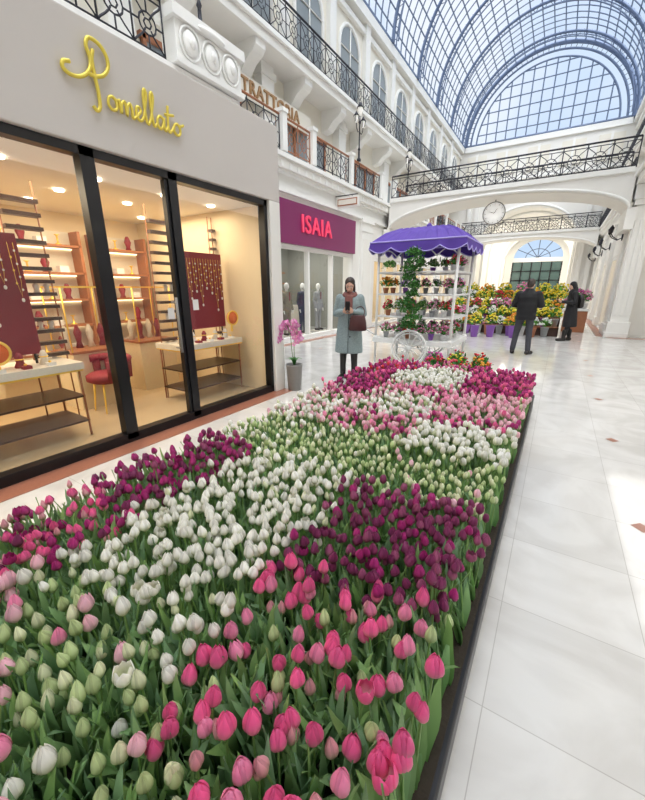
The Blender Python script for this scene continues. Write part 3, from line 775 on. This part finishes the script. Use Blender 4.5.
# ================================================================ FLOWER CART
ct=empty('flower_cart')
cx0,cx1,cy0,cy1=-3.2,-1.65,7.2,8.5
b=MB()
for x in (cx0,cx1):
    for y in (cy0,cy1):
        b.tube([(x,y,.0),(x,y,2.35)],.028,CARTW,8)
        b.lathe((x,y,.5),[(.05,0),(.05,.05),(.03,.08)],CARTW,8)
for z in (.5,.98,1.42,1.84):
    for y in (cy0,cy1): b.tube([(cx0,y,z),(cx1,y,z)],.02,CARTW,6)
    for x in (cx0,cx1): b.tube([(x,cy0,z),(x,cy1,z)],.02,CARTW,6)
b.box(cx0-.05,cx1+.05,cy0-.05,cy1+.05,.44,.54,CARTW)
b.box(cx0,cx1,cy0+.1,cy0+.35,.96,.99,CARTW); b.box(cx0,cx1,cy1-.45,cy1,1.40,1.43,CARTW); b.box(cx0,cx1,cy1-.3,cy1,1.82,1.85,CARTW); b.box(cx0,cx1,cy0+.35,cy1,.96,.99,CARTW)
b.box(cx1-.3,cx1,cy0,cy1,1.40,1.43,CARTW); b.box(cx1-.25,cx1,cy0,cy1,1.82,1.85,CARTW)
for k in range(4):
    xa=cx0+(cx1-cx0)*k/4; w=(cx1-cx0)/4
    b.tube([(xa+w*i/8,cy0,2.12+.13*math.sin(pi*i/8)) for i in range(9)],.011,CARTW,5)
b.tube([(cx0,cy0+.2,.5),(cx0-.3,cy0+.2,.66),(cx0-.4,cy0+.2,.68)],.018,CARTW,6); b.tube([(cx0,cy1-.2,.5),(cx0-.3,cy1-.2,.66),(cx0-.4,cy1-.2,.68)],.018,CARTW,6); b.tube([(cx0-.4,cy0+.2,.68),(cx0-.4,cy1-.2,.68)],.018,CARTW,6)
b.make('frame',ct)
def wheel(x,y,r):
    b=MB(); c=Vector((x,y,r+.01))
    for rr,w in ((r-.02,.024),(r-.075,.012)): b.tube([(x+rr*math.cos(a),y,c.z+rr*math.sin(a)) for a in np.linspace(0,2*pi,33)[:-1]],w,CARTW,8,True)
    for k in range(12):
        a=k*pi/6; b.cyl((x,y,c.z),(x+(r-.03)*math.cos(a),y,c.z+(r-.03)*math.sin(a)),.014,.009,CARTW,6)
    b.cyl((x,y-.05,c.z),(x,y+.05,c.z),.05,.05,CARTW,12)
    return b.make('wheel',ct)
for y in (cy0-.1,cy1+.1): wheel(-2.42,y,.37); 
b=MB(); b.tube([(-2.42,cy0-.1,.38),(-2.42,cy1+.1,.38)],.018,CARTW,8); b.tube([(-2.42,cy0,.36),(-2.42,cy0,.5)],.02,CARTW,6)
b.make('axles',ct)
b=MB()
e=.14; bx0,bx1,by0,by1=cx0-e,cx1+e,cy0-e,cy1+e; zt,zb=2.68,2.40
tx0,tx1,ty0,ty1=bx0+.45,bx1-.45,by0+.45,by1-.45
def edge(n,z,x0,x1,y0,y1):
    out=[]
    for (a,c) in (((x0,y0),(x1,y0)),((x1,y0),(x1,y1)),((x1,y1),(x0,y1)),((x0,y1),(x0,y0))):
        for i in range(n): t=i/n; out.append((a[0]+(c[0]-a[0])*t,a[1]+(c[1]-a[1])*t,z))
    return out
n=32
lo=edge(n,zb,bx0,bx1,by0,by1); mid=edge(n,(zt+zb)/2+.04,(bx0+tx0)/2,(bx1+tx1)/2,(by0+ty0)/2,(by1+ty1)/2); up=edge(n,zt,tx0,tx1,ty0,ty1)
def gat(l,amp): return [(x,y,z+amp*(1 if i%4<2 else -1)) for i,(x,y,z) in enumerate(l)]
V=lo+gat(mid,.012)+gat(up,.006); K=4*n
F=[(i,(i+1)%K,K+(i+1)%K,K+i) for i in range(K)]+[(K+i,K+(i+1)%K,2*K+(i+1)%K,2*K+i) for i in range(K)]+[tuple(range(2*K,3*K))]
b.add(V,F,PURP)
hem=[(x,y,z-.11-.09*abs(math.sin(pi*i/8))) for i,(x,y,z) in enumerate(lo)]
out=[]
for i,(x,y,z) in enumerate(lo):
    out.append((x+(x-(bx0+bx1)/2)*.02,y+(y-(by0+by1)/2)*.02,hem[i][2]))
b.add(lo+out,[(i,K+i,K+(i+1)%K,(i+1)%K) for i in range(K)],PURP)
b.tube(out,.012,LILAC,5,True); b.tube(lo,.014,LILAC,5,True)
b.lathe(((bx0+bx1)/2,(by0+by1)/2,zt-.03),[(.12,0),(.05,.05),(.06,.09),(.02,.14)],PURP,12)
b.make('canopy',ct)
S=SC(); pots=MB()
POTM=[mat('terracotta',(.5,.2,.1),.7),mat('zinc_bucket',(.45,.46,.47),.4,.3),mat('purple_bucket',(.3,.12,.5),.5),WHITE]
def pot(x,y,z,r=.08,h=.14,m=None):
    pots.lathe((x,y,z),[(r*.7,0),(r,h),(r*1.08,h),(r*1.08,h+.015),(r*.9,h+.015)],m or random.choice(POTM),12)
cols={'pink':[(.9,.25,.5),(.95,.55,.7)],'white':[(.93,.93,.88)],'red':[(.75,.04,.06),(.85,.12,.18)],'yel':[(.98,.74,.03),(.98,.85,.15)],'mag':[(.62,.05,.36),(.78,.14,.5)],'or':[(.95,.32,.04),(.98,.52,.08)],'gr':[(.20,.42,.10),(.32,.52,.15)],'lil':[(.5,.3,.75),(.65,.5,.85)]}
def cartrow(z,y,x0,x1,n,hh=.13,keys=('pink','white','red','mag','gr','pink')):
    for i in range(n):
        x=x0+(x1-x0)*(i+.5)/n; pot(x,y,z,.06,.11,WHITE if i%2 else None); flowers(S,(x,y,z+.15),.12,hh,cols[random.choice(keys)],32,.02,.9)
cartrow(.54,cy0+.15,cx0+.05,cx1-.05,6,.17); cartrow(.54,cy1-.2,cx0+.05,cx1-.05,6,.2); cartrow(.99,cy0+.22,cx0+.05,cx1-.1,6,.17,('gr','white','pink','red')); cartrow(.99,cy0+.7,cx0+.1,cx1-.1,5,.2)
cartrow(1.43,cy1-.25,cx0+.1,cx1-.05,6,.17,('white','pink','gr','lil')); cartrow(1.85,cy1-.15,cx0+.1,cx1-.1,5,.15,('gr','pink','white'))
for yy in (cy0+.2,cy0+.55,cy0+.9):
    for z in (.54,1.43,1.85):
        pot(cx1-.12,yy,z,.055,.1,WHITE); flowers(S,(cx1-.12,yy,z+.13),.12,.16,cols[random.choice(('pink','red','mag','white'))],30,.02,.9)
for yy in (cy0+.1,cy0+.5): 
    flowers(S,(cx0+.14,yy,1.6),.13,.16,cols['or'],24,.022,1.2); pot(cx0+.14,yy,1.44,.06,.1,POTM[0])
for k in range(10): flowers(S,(-2.45+.07*math.sin(k*1.7),cy0-.12,.80+k*.15),.17+.05*math.sin(k),.15,[(.06,.20,.05),(.10,.30,.07)],30,.018,2.2,(.06,.19,.04))
flowers(S,(cx0+.25,cy0-.02,1.95),.13,.12,cols['gr'],30,.02,1.4)
S.make('cart_flowers',ct); pots.make('cart_pots',ct)
# ================================================================ plants at end of bed
S=SC(); pots=MB()
for (x,y,c) in ((-1.55,5.95,'red'),(-1.2,5.85,'red'),(-.9,6.0,'or'),(-1.3,6.3,'yel'),(-1.7,6.4,'mag'),(-.95,6.45,'red'),(-1.35,6.65,'red')):
    pot(x,y,0,.10,.2,POTM[1]); flowers(S,(x,y,.25),.18,.26,cols[c],40,.022,2.0,(.06,.24,.05))
pe=empty('potted_azaleas'); S.make('blooms',pe); pots.make('pots',pe)
# ================================================================ flower stall
st=empty('flower_stall'); S=SC(); pots=MB(); b=MB()
for k,(y0,z) in enumerate(((14.3,.28),(14.9,.55),(15.5,.82))):
    b.box(-3.4,.15,y0,y0+.6,z-.04,z,WOOD); b.box(-3.4,.15,y0,y0+.03,0,z,DWOOD)
    for x in (-3.38,.12): b.box(x-.02,x+.02,y0,y0+.6,0,z,DWOOD)
b.box(.25,.95,16.2,17.2,0,.75,WOOD); b.box(.2,1.0,16.15,17.25,.75,.8,CARTW)
b.make('stand',st,bevel=.005)
for k,(y0,z) in enumerate(((14.3,.28),(14.9,.55),(15.5,.82))):
    for i in range(11):
        x=-3.25+i*.325
        key=random.choice(('yel','yel','yel','yel','or') if x>-1.6 else ('pink','yel','yel','or','red','white'))
        pot(x,y0+.3,z,.11,.26,POTM[i%2+1]); flowers(S,(x,y0+.3,z+.36),.20,.28,cols[key],56,.036,.7,(.12,.32,.06))
for i in range(10):
    x=-3.3+i*.34; y=13.8+.25*(i%2)
    pot(x,y,0,.12,.3,POTM[i%4]); flowers(S,(x,y,.38),.19,.24,cols[random.choice(('yel','pink','or','white','yel'))],44,.034,.8,(.12,.32,.06))
for i in range(3):
    x=.4+.22*i; pot(x,16.6,.8,.09,.2,POTM[3]); flowers(S,(x,16.6,1.12),.2,.38,cols[('pink','mag','pink')[i]],48,.038,.6)
for x,y,c in ((-2.2,12.9,'yel'),(-1.1,13.3,'or'),(-1.75,13.1,'yel')):
    pot(x,y,0,.14,.36,POTM[2]); flowers(S,(x,y,.45),.2,.34,cols[c],40,.034,.8)
for x,c in ((-3.0,'yel'),(-2.4,'or'),(-1.8,'yel'),(-1.2,'pink'),(-.5,'yel'),(0,'yel')):
    flowers(S,(x,16.1,1.25),.32,.50,cols[c],80,.038,1.0,(.12,.32,.06))
S.make('stall_flowers',st); pots.make('buckets',st)
# ================================================================ orchid pot
orch=empty('potted_orchid',(-3.345,4.46,0))
b=MB(); b.lathe((0,0,0),[(.10,0),(.105,.01),(.125,.36),(.132,.38),(.132,.41),(.12,.41),(.115,.38)],GREY,24); b.lathe((0,0,.37),[(.116,0),(.116,.01)],SOIL,16); b.make('pot',orch)
S=SC()
lv,lf,lt=leaf_t(.24,.035,.16,8,.2,.12)
R=rotz(np.linspace(0,6.28,8)[:-1]+.3); S.put(lv,lf,np.tile([0,0,.4],(7,1)),R*.8,np.tile(np.array([.07,.24,.06]),(7,len(lv),1)))
def disc_flower(r=.04):
    V=[];F=[]
    for k in range(5):
        a=2*pi*k/5; w=.62; o=len(V)
        V+= [(0,0,.006),(r*.6*math.cos(a-w),r*.6*math.sin(a-w),.0),(r*math.cos(a),r*math.sin(a),-.006),(r*.6*math.cos(a+w),r*.6*math.sin(a+w),.0)]
        F.append((o,o+1,o+2,o+3))
    return np.array(V),np.array(F)
dv,df=disc_flower(.055)
b=MB(); OS=mat('orchid_stem',(.12,.25,.06),.5)
for s_,ph in ((-1,.0),(1,.6),(1,-1.0),(-1,-.6)):
    pts=[(0,0,.4),(.02*s_,-.02,.6),(.03*s_,-.03,.8),(.05*s_,-.05*math.cos(ph)-.02,.98),(.10*s_,-.09,1.04),(.16*s_,-.13,.92),(.17*s_,-.15,.78)]
    pc=[tuple(p) for p in catmull(pts,5)]
    b.tube(pc,.005,OS,5)
    n=16; T=[]
    for i in range(n):
        p=np.array(pc[max(8,len(pc)-1-i)]); T.append(p+rng.normal(0,.022,3)); 
    T=np.array(T); R=tilt(np.full(n,pi/2)+rng.normal(0,.5,n),rng.normal(0,.7,n))
    c=np.tile(np.array([.78,.20,.56]),(n,len(dv),1))*rng.uniform(.75,1.15,(n,1,1)); c[:,::4]=[.95,.7,.82]
    S.put(dv,df,T,R,c)
b.make('stems',orch); S.make('blooms',orch)
# ================================================================ PEOPLE
SKIN=mat('skin',(.66,.40,.29),.5,noise=.05,scale=20)
LIP=mat('lips',(.5,.15,.13),.5); EYEW=mat('eye_white',(.85,.85,.85),.3); EYEB=mat('eye_dark',(.03,.02,.015),.2)
def hand(mb,wr,d,nrm,side,curl=.6):
    d=Vector(d).normalized(); nrm=Vector(nrm); nrm=(nrm-d*nrm.dot(d)).normalized(); w=d.cross(nrm)*side
    wr=Vector(wr)
    for i in range(4):
        o=w*(-.028+.019*i); mb.cap(wr+o*.6,wr+d*.08+o,.013,.0115,SKIN,8)
    for i,Lf in enumerate((.058,.074,.08,.072)):
        p=wr+d*.085+w*(-.028+.019*i); a=0
        for k,fr in enumerate((.45,.3,.25)):
            a+=curl*(.55 if k==0 else .75); q=p+(d*math.cos(a)+nrm*math.sin(a))*Lf*fr; mb.cap(p,q,.0088-.0008*k,.0082-.0008*k,SKIN,8); p=q
    p=wr+d*.025+w*.03; q=p+(d*.6+w*.6+nrm*.35).normalized()*.038; r=q+(d*.85+w*.15+nrm*.5).normalized()*.032
    mb.cap(p,q,.0125,.0105,SKIN,8); mb.cap(q,r,.010,.008,SKIN,8)
def person(name,loc,yaw,H,P):
    root=empty(name,loc,yaw); root.scale=(H/1.7,)*3
    sh=P.get('sh',.17); lean=P.get('lean',0.)
    top=Matrix.Translation((0,0,.95))@Matrix.Rotation(lean,4,'X')@Matrix.Translation((0,0,-.95))
    HM=top@Matrix.Translation((0,0,1.47))@Matrix.Rotation(P.get('turn',0),4,'Z')@Matrix.Rotation(P.get('tilt',0),4,'X')@Matrix.Translation((0,0,-1.47))
    arms=P['arms']; legs=P['legs']
    b=MB(); b.X=top
    b.loft([(0,0,.86,.10,.07),(0,0,.92,.155,.10),(0,0,1.05,.13,.09),(0,0,1.15,.14,.095),(0,0,1.30,.17,.105),(0,0,1.38,.165,.09),(0,.005,1.43,.10,.07),(0,.01,1.46,.055,.055)],SKIN)
    b.cap((0,.01,1.40),(0,0,1.52),.052,.048,SKIN)
    for (e,w,hd,hn,side) in arms:
        s0=(sh*(1 if e[0]>0 else -1),0,1.385)
        b.cap(s0,e,.05,.04,SKIN); b.cap(e,w,.04,.027,SKIN)
        hand(b,w,hd,hn,side,P.get('curl',.6))
    b.X=Matrix()
    for (k,a,toe) in legs:
        hx=.09*(1 if a[0]>0 else -1)
        b.cap((hx,0,.90),k,.085,.055,SKIN); b.cap(k,a,.055,.036,SKIN); b.cap((a[0],a[1]+.02,.05),toe,.035,.028,SKIN)
    b.X=HM
    b.ell((0,.012,1.605),(.074,.092,.095),SKIN,20,14); b.ell((0,-.022,1.55),(.056,.068,.078),SKIN,18,12); b.ell((0,-.045,1.50),(.028,.032,.026),SKIN)
    b.cap((0,-.085,1.60),(0,-.108,1.563),.008,.013,SKIN,8)
    b.ell((0,-.078,1.525),(.024,.014,.012),SKIN,10,8)
    for s_ in (-1,1):
        b.ell((s_*.074,.01,1.58),(.010,.02,.03),SKIN,10,8); b.ell((s_*.035,-.062,1.56),(.024,.022,.022),SKIN,10,8); b.ell((s_*.03,-.076,1.618),(.022,.012,.008),SKIN,10,8)
    b.make('body',root,remesh=.007,sub=2)
    b=MB(); b.X=HM
    for s_ in (-1,1):
        b.ell((s_*.03,-.079,1.594),(.014,.009,.007),EYEW,10,8); b.ell((s_*.03,-.086,1.593),(.006,.004,.006),EYEB,8,6); b.ell((s_*.031,-.089,1.622),(.019,.006,.0035),P['hair'],8,6)
    b.ell((0,-.0915,1.527),(.02,.006,.006),LIP,10,6)
    b.make('face',root)
    b=MB(); b.X=HM; hr=P['hair']
    b.ell((0,.025,1.63),(.085,.092,.088),hr,20,12); b.ell((0,.055,1.59),(.078,.06,.09),hr,16,10)
    if P.get('long'): 
        b.ell((0,.06,1.50),(.075,.05,.12),hr,16,10)
        for s_ in (-1,1): b.ell((s_*.07,.02,1.54),(.02,.05,.1),hr,12,8)
    b.make('hair',root,remesh=.008,sub=2)
    b=MB(); T=P['trouser']
    b.ell((0,0,.92),(.165,.115,.11),T)
    for (k,a,toe) in legs:
        hx=.09*(1 if a[0]>0 else -1)
        b.cap((hx,0,.88),k,.098,.068,T); b.cap(k,(a[0],a[1],a[2]+.03),.068,P.get('cuff',.05),T)
    b.make('trousers',root,remesh=.011,sub=3)
    b=MB(); B=P['shoe']
    for (k,a,toe) in legs:
        d=Vector(toe)-Vector((a[0],a[1],toe[2])); u=d.normalized()
        hl=Vector((a[0],a[1],.05))-u*.03
        b.cap(hl,Vector(toe),.05,.043,B); b.cap((a[0],a[1],.07),(a[0],a[1],P.get('boot',.16)),.052,.057,B)
        b.cap((hl.x,hl.y,.03),(toe[0],toe[1],.025),.03,.025,B)
    b.make('shoes',root,remesh=.01,sub=2)
    b=MB(); b.X=top; C=P['coat']
    b.loft(P['coatr'],C)
    for (e,w,hd,hn,side) in arms:
        sx=(1 if e[0]>0 else -1); s0=(sh*sx,0,1.375)
        b.cap(s0,e,.073*P.get('bulk',1),.06*P.get('bulk',1),C); b.cap(e,Vector(w)+(Vector(e)-Vector(w))*.06,.06*P.get('bulk',1),.042*P.get('bulk',1),C)
    b.make('coat',root,remesh=.012,sub=4)
    return root,top
BK=mat('black_cloth',(.012,.012,.014),.75,noise=.2,scale=40,bump=.3); JEAN=mat('dark_jeans',(.055,.057,.07),.8,noise=.2,scale=60)
COATG=mat('grey_blue_wool',(.27,.34,.35),.85,noise=.35,scale=45,bump=.4); HB=mat('dark_brown_hair',(.035,.02,.014),.5); BOOT=mat('black_leather',(.015,.013,.013),.4)
SCARF=mat('rust_scarf',(.22,.09,.08),.9,noise=.2,scale=60,bump=.4); BAGM=mat('dark_red_leather',(.07,.02,.022),.4)
coat1=[(0,0,.46,.235,.175),(0,0,.48,.245,.18),(0,0,.75,.225,.165),(0,0,.98,.20,.145),(0,0,1.12,.185,.135),(0,0,1.28,.195,.14),(0,0,1.37,.19,.115),(0,.005,1.43,.115,.09),(0,.01,1.48,.075,.07),(0,.01,1.49,.07,.065)]
r1,t1=person('woman',(-2.99,5.60,0),math.radians(22),1.71,dict(tilt=.42,hair=HB,long=True,trouser=BOOT,shoe=BOOT,boot=.36,cuff=.045,coat=COATG,coatr=coat1,curl=.75,
 arms=[((.235,.02,1.12),(.075,-.235,1.17),(-.35,-.65,.35),(-.8,.2,.2),1),((-.235,.02,1.12),(-.075,-.235,1.17),(.35,-.65,.35),(.8,.2,.2),-1)],
 legs=[((.095,-.015,.49),(.10,.01,.09),(.13,-.15,.04)),((-.095,-.015,.49),(-.10,.01,.09),(-.13,-.15,.04))]))
b=MB()
b.rings([((.085*math.cos(a),.01+.08*math.sin(a),1.445+.012*math.sin(3*a)),.034) for a in np.linspace(0,2*pi,17)[:-1]],SCARF,8,closed=True)
b.rings([((.10*math.cos(a),.0+.09*math.sin(a),1.41+.015*math.cos(2*a)),.034) for a in np.linspace(0,2*pi,17)[:-1]],SCARF,8,closed=True)
b.cap((.02,-.12,1.40),(.03,-.16,1.16),.04,.035,SCARF,10); b.cap((-.04,-.11,1.40),(-.04,-.155,1.2),.035,.03,SCARF,10)
b.make('scarf',r1,remesh=.009)
b=MB(); b.box(-.038,.038,-.335,-.325,1.19,1.335,BLACK); b.make('phone',r1,bevel=.003)
b=MB()
b.loft([(.16,-.21,.86,.13,.045),(.16,-.21,.88,.15,.06),(.16,-.21,1.0,.14,.055),(.16,-.21,1.10,.115,.035),(.16,-.21,1.11,.11,.03)],BAGM,20)
b.tube([tuple(p) for p in catmull([(.25,-.2,1.09),(.26,-.15,1.18),(.21,-.1,1.24),(.13,-.16,1.22),(.07,-.2,1.09)],5)],.008,BAGM,6)
b.make('handbag',r1)
b=MB(); 
for z in (.75,.9,1.05,1.2): b.ell((.03,-.165 if z<1 else -.15,z),(.013,.008,.013),BLACK,10,6)
b.tube([(.0,-.183,.48),(.0,-.17,.75),(.0,-.15,.98),(.0,-.142,1.12),(0,-.145,1.28)],.004,BLACK,5)
b.make('buttons',r1)
coat2=[(0,0,.80,.19,.135),(0,0,.82,.205,.145),(0,0,.88,.215,.155),(0,0,.91,.20,.145),(0,0,1.0,.21,.15),(0,0,1.05,.20,.145),(0,0,1.15,.22,.16),(0,0,1.2,.21,.152),(0,0,1.31,.225,.155),(0,0,1.38,.205,.13),(0,.005,1.44,.12,.095),(0,.01,1.49,.08,.075),(0,.01,1.505,.075,.07)]
r2,t2=person('man',(-.60,10.0,0),math.radians(172),1.74,dict(tilt=.3,sh=.19,hair=HB,trouser=JEAN,shoe=BOOT,cuff=.06,coat=BK,coatr=coat2,bulk=1.15,
 arms=[((.285,.0,1.14),(.09,-.26,1.12),(-.3,-.8,.1),(-.6,.0,.6),1),((-.285,.0,1.14),(-.09,-.26,1.12),(.3,-.8,.1),(.6,0,.6),-1)],
 legs=[((.15,-.02,.49),(.17,.02,.09),(.22,-.14,.04)),((-.12,-.03,.49),(-.15,-.02,.09),(-.20,-.17,.04))]))
b=MB(); b.box(-.038,.038,-.37,-.36,1.12,1.27,BLACK); b.make('phone',r2,bevel=.003)
coat3=[(0,0,.42,.22,.17),(0,0,.44,.23,.18),(0,0,.7,.215,.165),(0,0,.98,.19,.14),(0,0,1.12,.18,.13),(0,0,1.28,.195,.135),(0,0,1.37,.185,.115),(0,.005,1.43,.13,.10),(0,.01,1.50,.10,.09),(0,.01,1.51,.09,.08)]
r3,t3=person('woman',(.37,13.35,0),math.radians(-75),1.72,dict(tilt=.35,lean=.06,hair=BK,long=True,trouser=BK,shoe=BOOT,cuff=.05,boot=.3,coat=BK,coatr=coat3,bulk=1.05,
 arms=[((.23,-.0,1.12),(.07,-.28,1.16),(-.3,-.7,.2),(-.6,.0,.6),1),((-.23,.0,1.12),(-.09,-.27,1.16),(.3,-.7,.2),(.6,0,.6),-1)],
 legs=[((.09,-.03,.49),(.10,-.10,.09),(.11,-.26,.04)),((-.09,.0,.49),(-.10,.10,.09),(-.11,-.06,.04))]))
b=MB(); b.X=t3; b.box(-.038,.038,-.39,-.38,1.16,1.31,BLACK); b.loft([(0,.19,.95,.12,.06),(0,.2,1.0,.15,.09),(0,.2,1.2,.15,.09),(0,.18,1.33,.11,.06)],BOOT,16); b.make('phone_and_backpack',r3)
for i,(y,cm) in enumerate(((8.9,mat('suit_a',(.09,.10,.13),.8)),(9.8,mat('suit_b',(.25,.22,.18),.8)),(10.7,mat('suit_c',(.05,.055,.10),.8)),(11.7,mat('suit_d',(.35,.36,.38),.8)))):
    rt=empty('suited_mannequin',(-7.6,y,0),math.radians(90)); b=MB()
    b.loft([(0,0,.78,.18,.13),(0,0,.9,.19,.13),(0,0,1.1,.165,.12),(0,0,1.3,.20,.13),(0,0,1.38,.19,.11),(0,0,1.44,.09,.07)],cm)
    for s_ in (-1,1):
        b.cap((s_*.19,0,1.36),(s_*.25,.02,1.1),.065,.052,cm); b.cap((s_*.25,.02,1.1),(s_*.24,-.06,.86),.052,.042,cm); b.cap((s_*.09,0,.85),(s_*.1,0,.48),.09,.065,cm); b.cap((s_*.1,0,.48),(s_*.11,0,.12),.062,.052,cm)
    b.make('suit',rt,remesh=.015)
    b=MB(); b.cap((0,0,1.42),(0,0,1.52),.045,.045,WHITE); b.ell((0,-.01,1.6),(.075,.09,.115),WHITE)
    b.box(-.02,.02,-.135,-.125,1.15,1.42,BURG)
    for s_ in(-1,1): b.cap((s_*.11,.03,.06),(s_*.12,-.13,.05),.045,.04,BOOT); b.cap((s_*.24,-.06,.84),(s_*.235,-.08,.74),.028,.018,WHITE)
    b.box(-.25,.25,-.22,.2,0,.02,CREAMT); b.make('form',rt)
# ================================================================ LIGHTS / WORLD / CAMERA
def area(name,loc,size,sy,power,col=(1,1,1),rot=(0,0,0)):
    l=bpy.data.lights.new(name,'AREA'); l.shape='RECTANGLE'; l.size=size; l.size_y=sy; l.energy=power; l.color=col
    o=bpy.data.objects.new(name,l); COL.objects.link(o); o.location=loc; o.rotation_euler=rot; return o
area('boutique_light',(-5.0,.8,2.58),1.6,6.4,190,(1,.82,.57))
area('menswear_light',(-8.3,10.4,3.1),2,3.5,90,(1,.97,.9))
for a,c in opsL[1:]: area('shop_light',(-8.3,(a+c)/2,3.1),2,3,70,(1,.85,.6))
for a,c in opsR: area('shop_light',(3.3,(a+c)/2,3.1),2,2,60,(1,.85,.6))
area('corridor_light',(-2.5,37,6.2),3,12,700,(1,.97,.92))
area('crossing_light',(3.0,6,4.3),1.5,16,220,(1,.97,.92))
def sun(name,st,ang,d,col):
    l=bpy.data.lights.new(name,'SUN'); l.energy=st; l.angle=math.radians(ang); l.color=col
    o=bpy.data.objects.new(name,l); COL.objects.link(o); o.rotation_euler=Vector(d).to_track_quat('-Z','Y').to_euler(); o.location=(0,0,20)
sun('sun',4.2,75,(-.40,.3,-1),(1,.98,.95))
sun('sky_glow',3.1,100,(.25,.35,-1),(1,.99,.98))
w=bpy.data.worlds.new('World'); sc.world=w; w.use_nodes=True; nt=w.node_tree; bg=nt.nodes['Background']
tc=nt.nodes.new('ShaderNodeTexCoord'); n=nt.nodes.new('ShaderNodeTexNoise'); n.inputs['Scale'].default_value=2.2; n.inputs['Detail'].default_value=6
cr=nt.nodes.new('ShaderNodeValToRGB'); cr.color_ramp.elements[0].position=.36; cr.color_ramp.elements[0].color=(.48,.66,.90,1); cr.color_ramp.elements[1].position=.64; cr.color_ramp.elements[1].color=(.88,.92,.97,1)
nt.links.new(tc.outputs['Generated'],n.inputs['Vector']); nt.links.new(n.outputs['Fac'],cr.inputs[0]); nt.links.new(cr.outputs[0],bg.inputs[0]); bg.inputs[1].default_value=1.1
cam=bpy.data.cameras.new('camera'); co=bpy.data.objects.new('camera',cam); COL.objects.link(co)
cam.sensor_width=36; cam.lens=36*360/800; cam.clip_start=.02; cam.clip_end=200
co.location=(0,0,1.55); co.rotation_euler=(math.radians(90-17.3),0,math.radians(32.3)); sc.camera=co
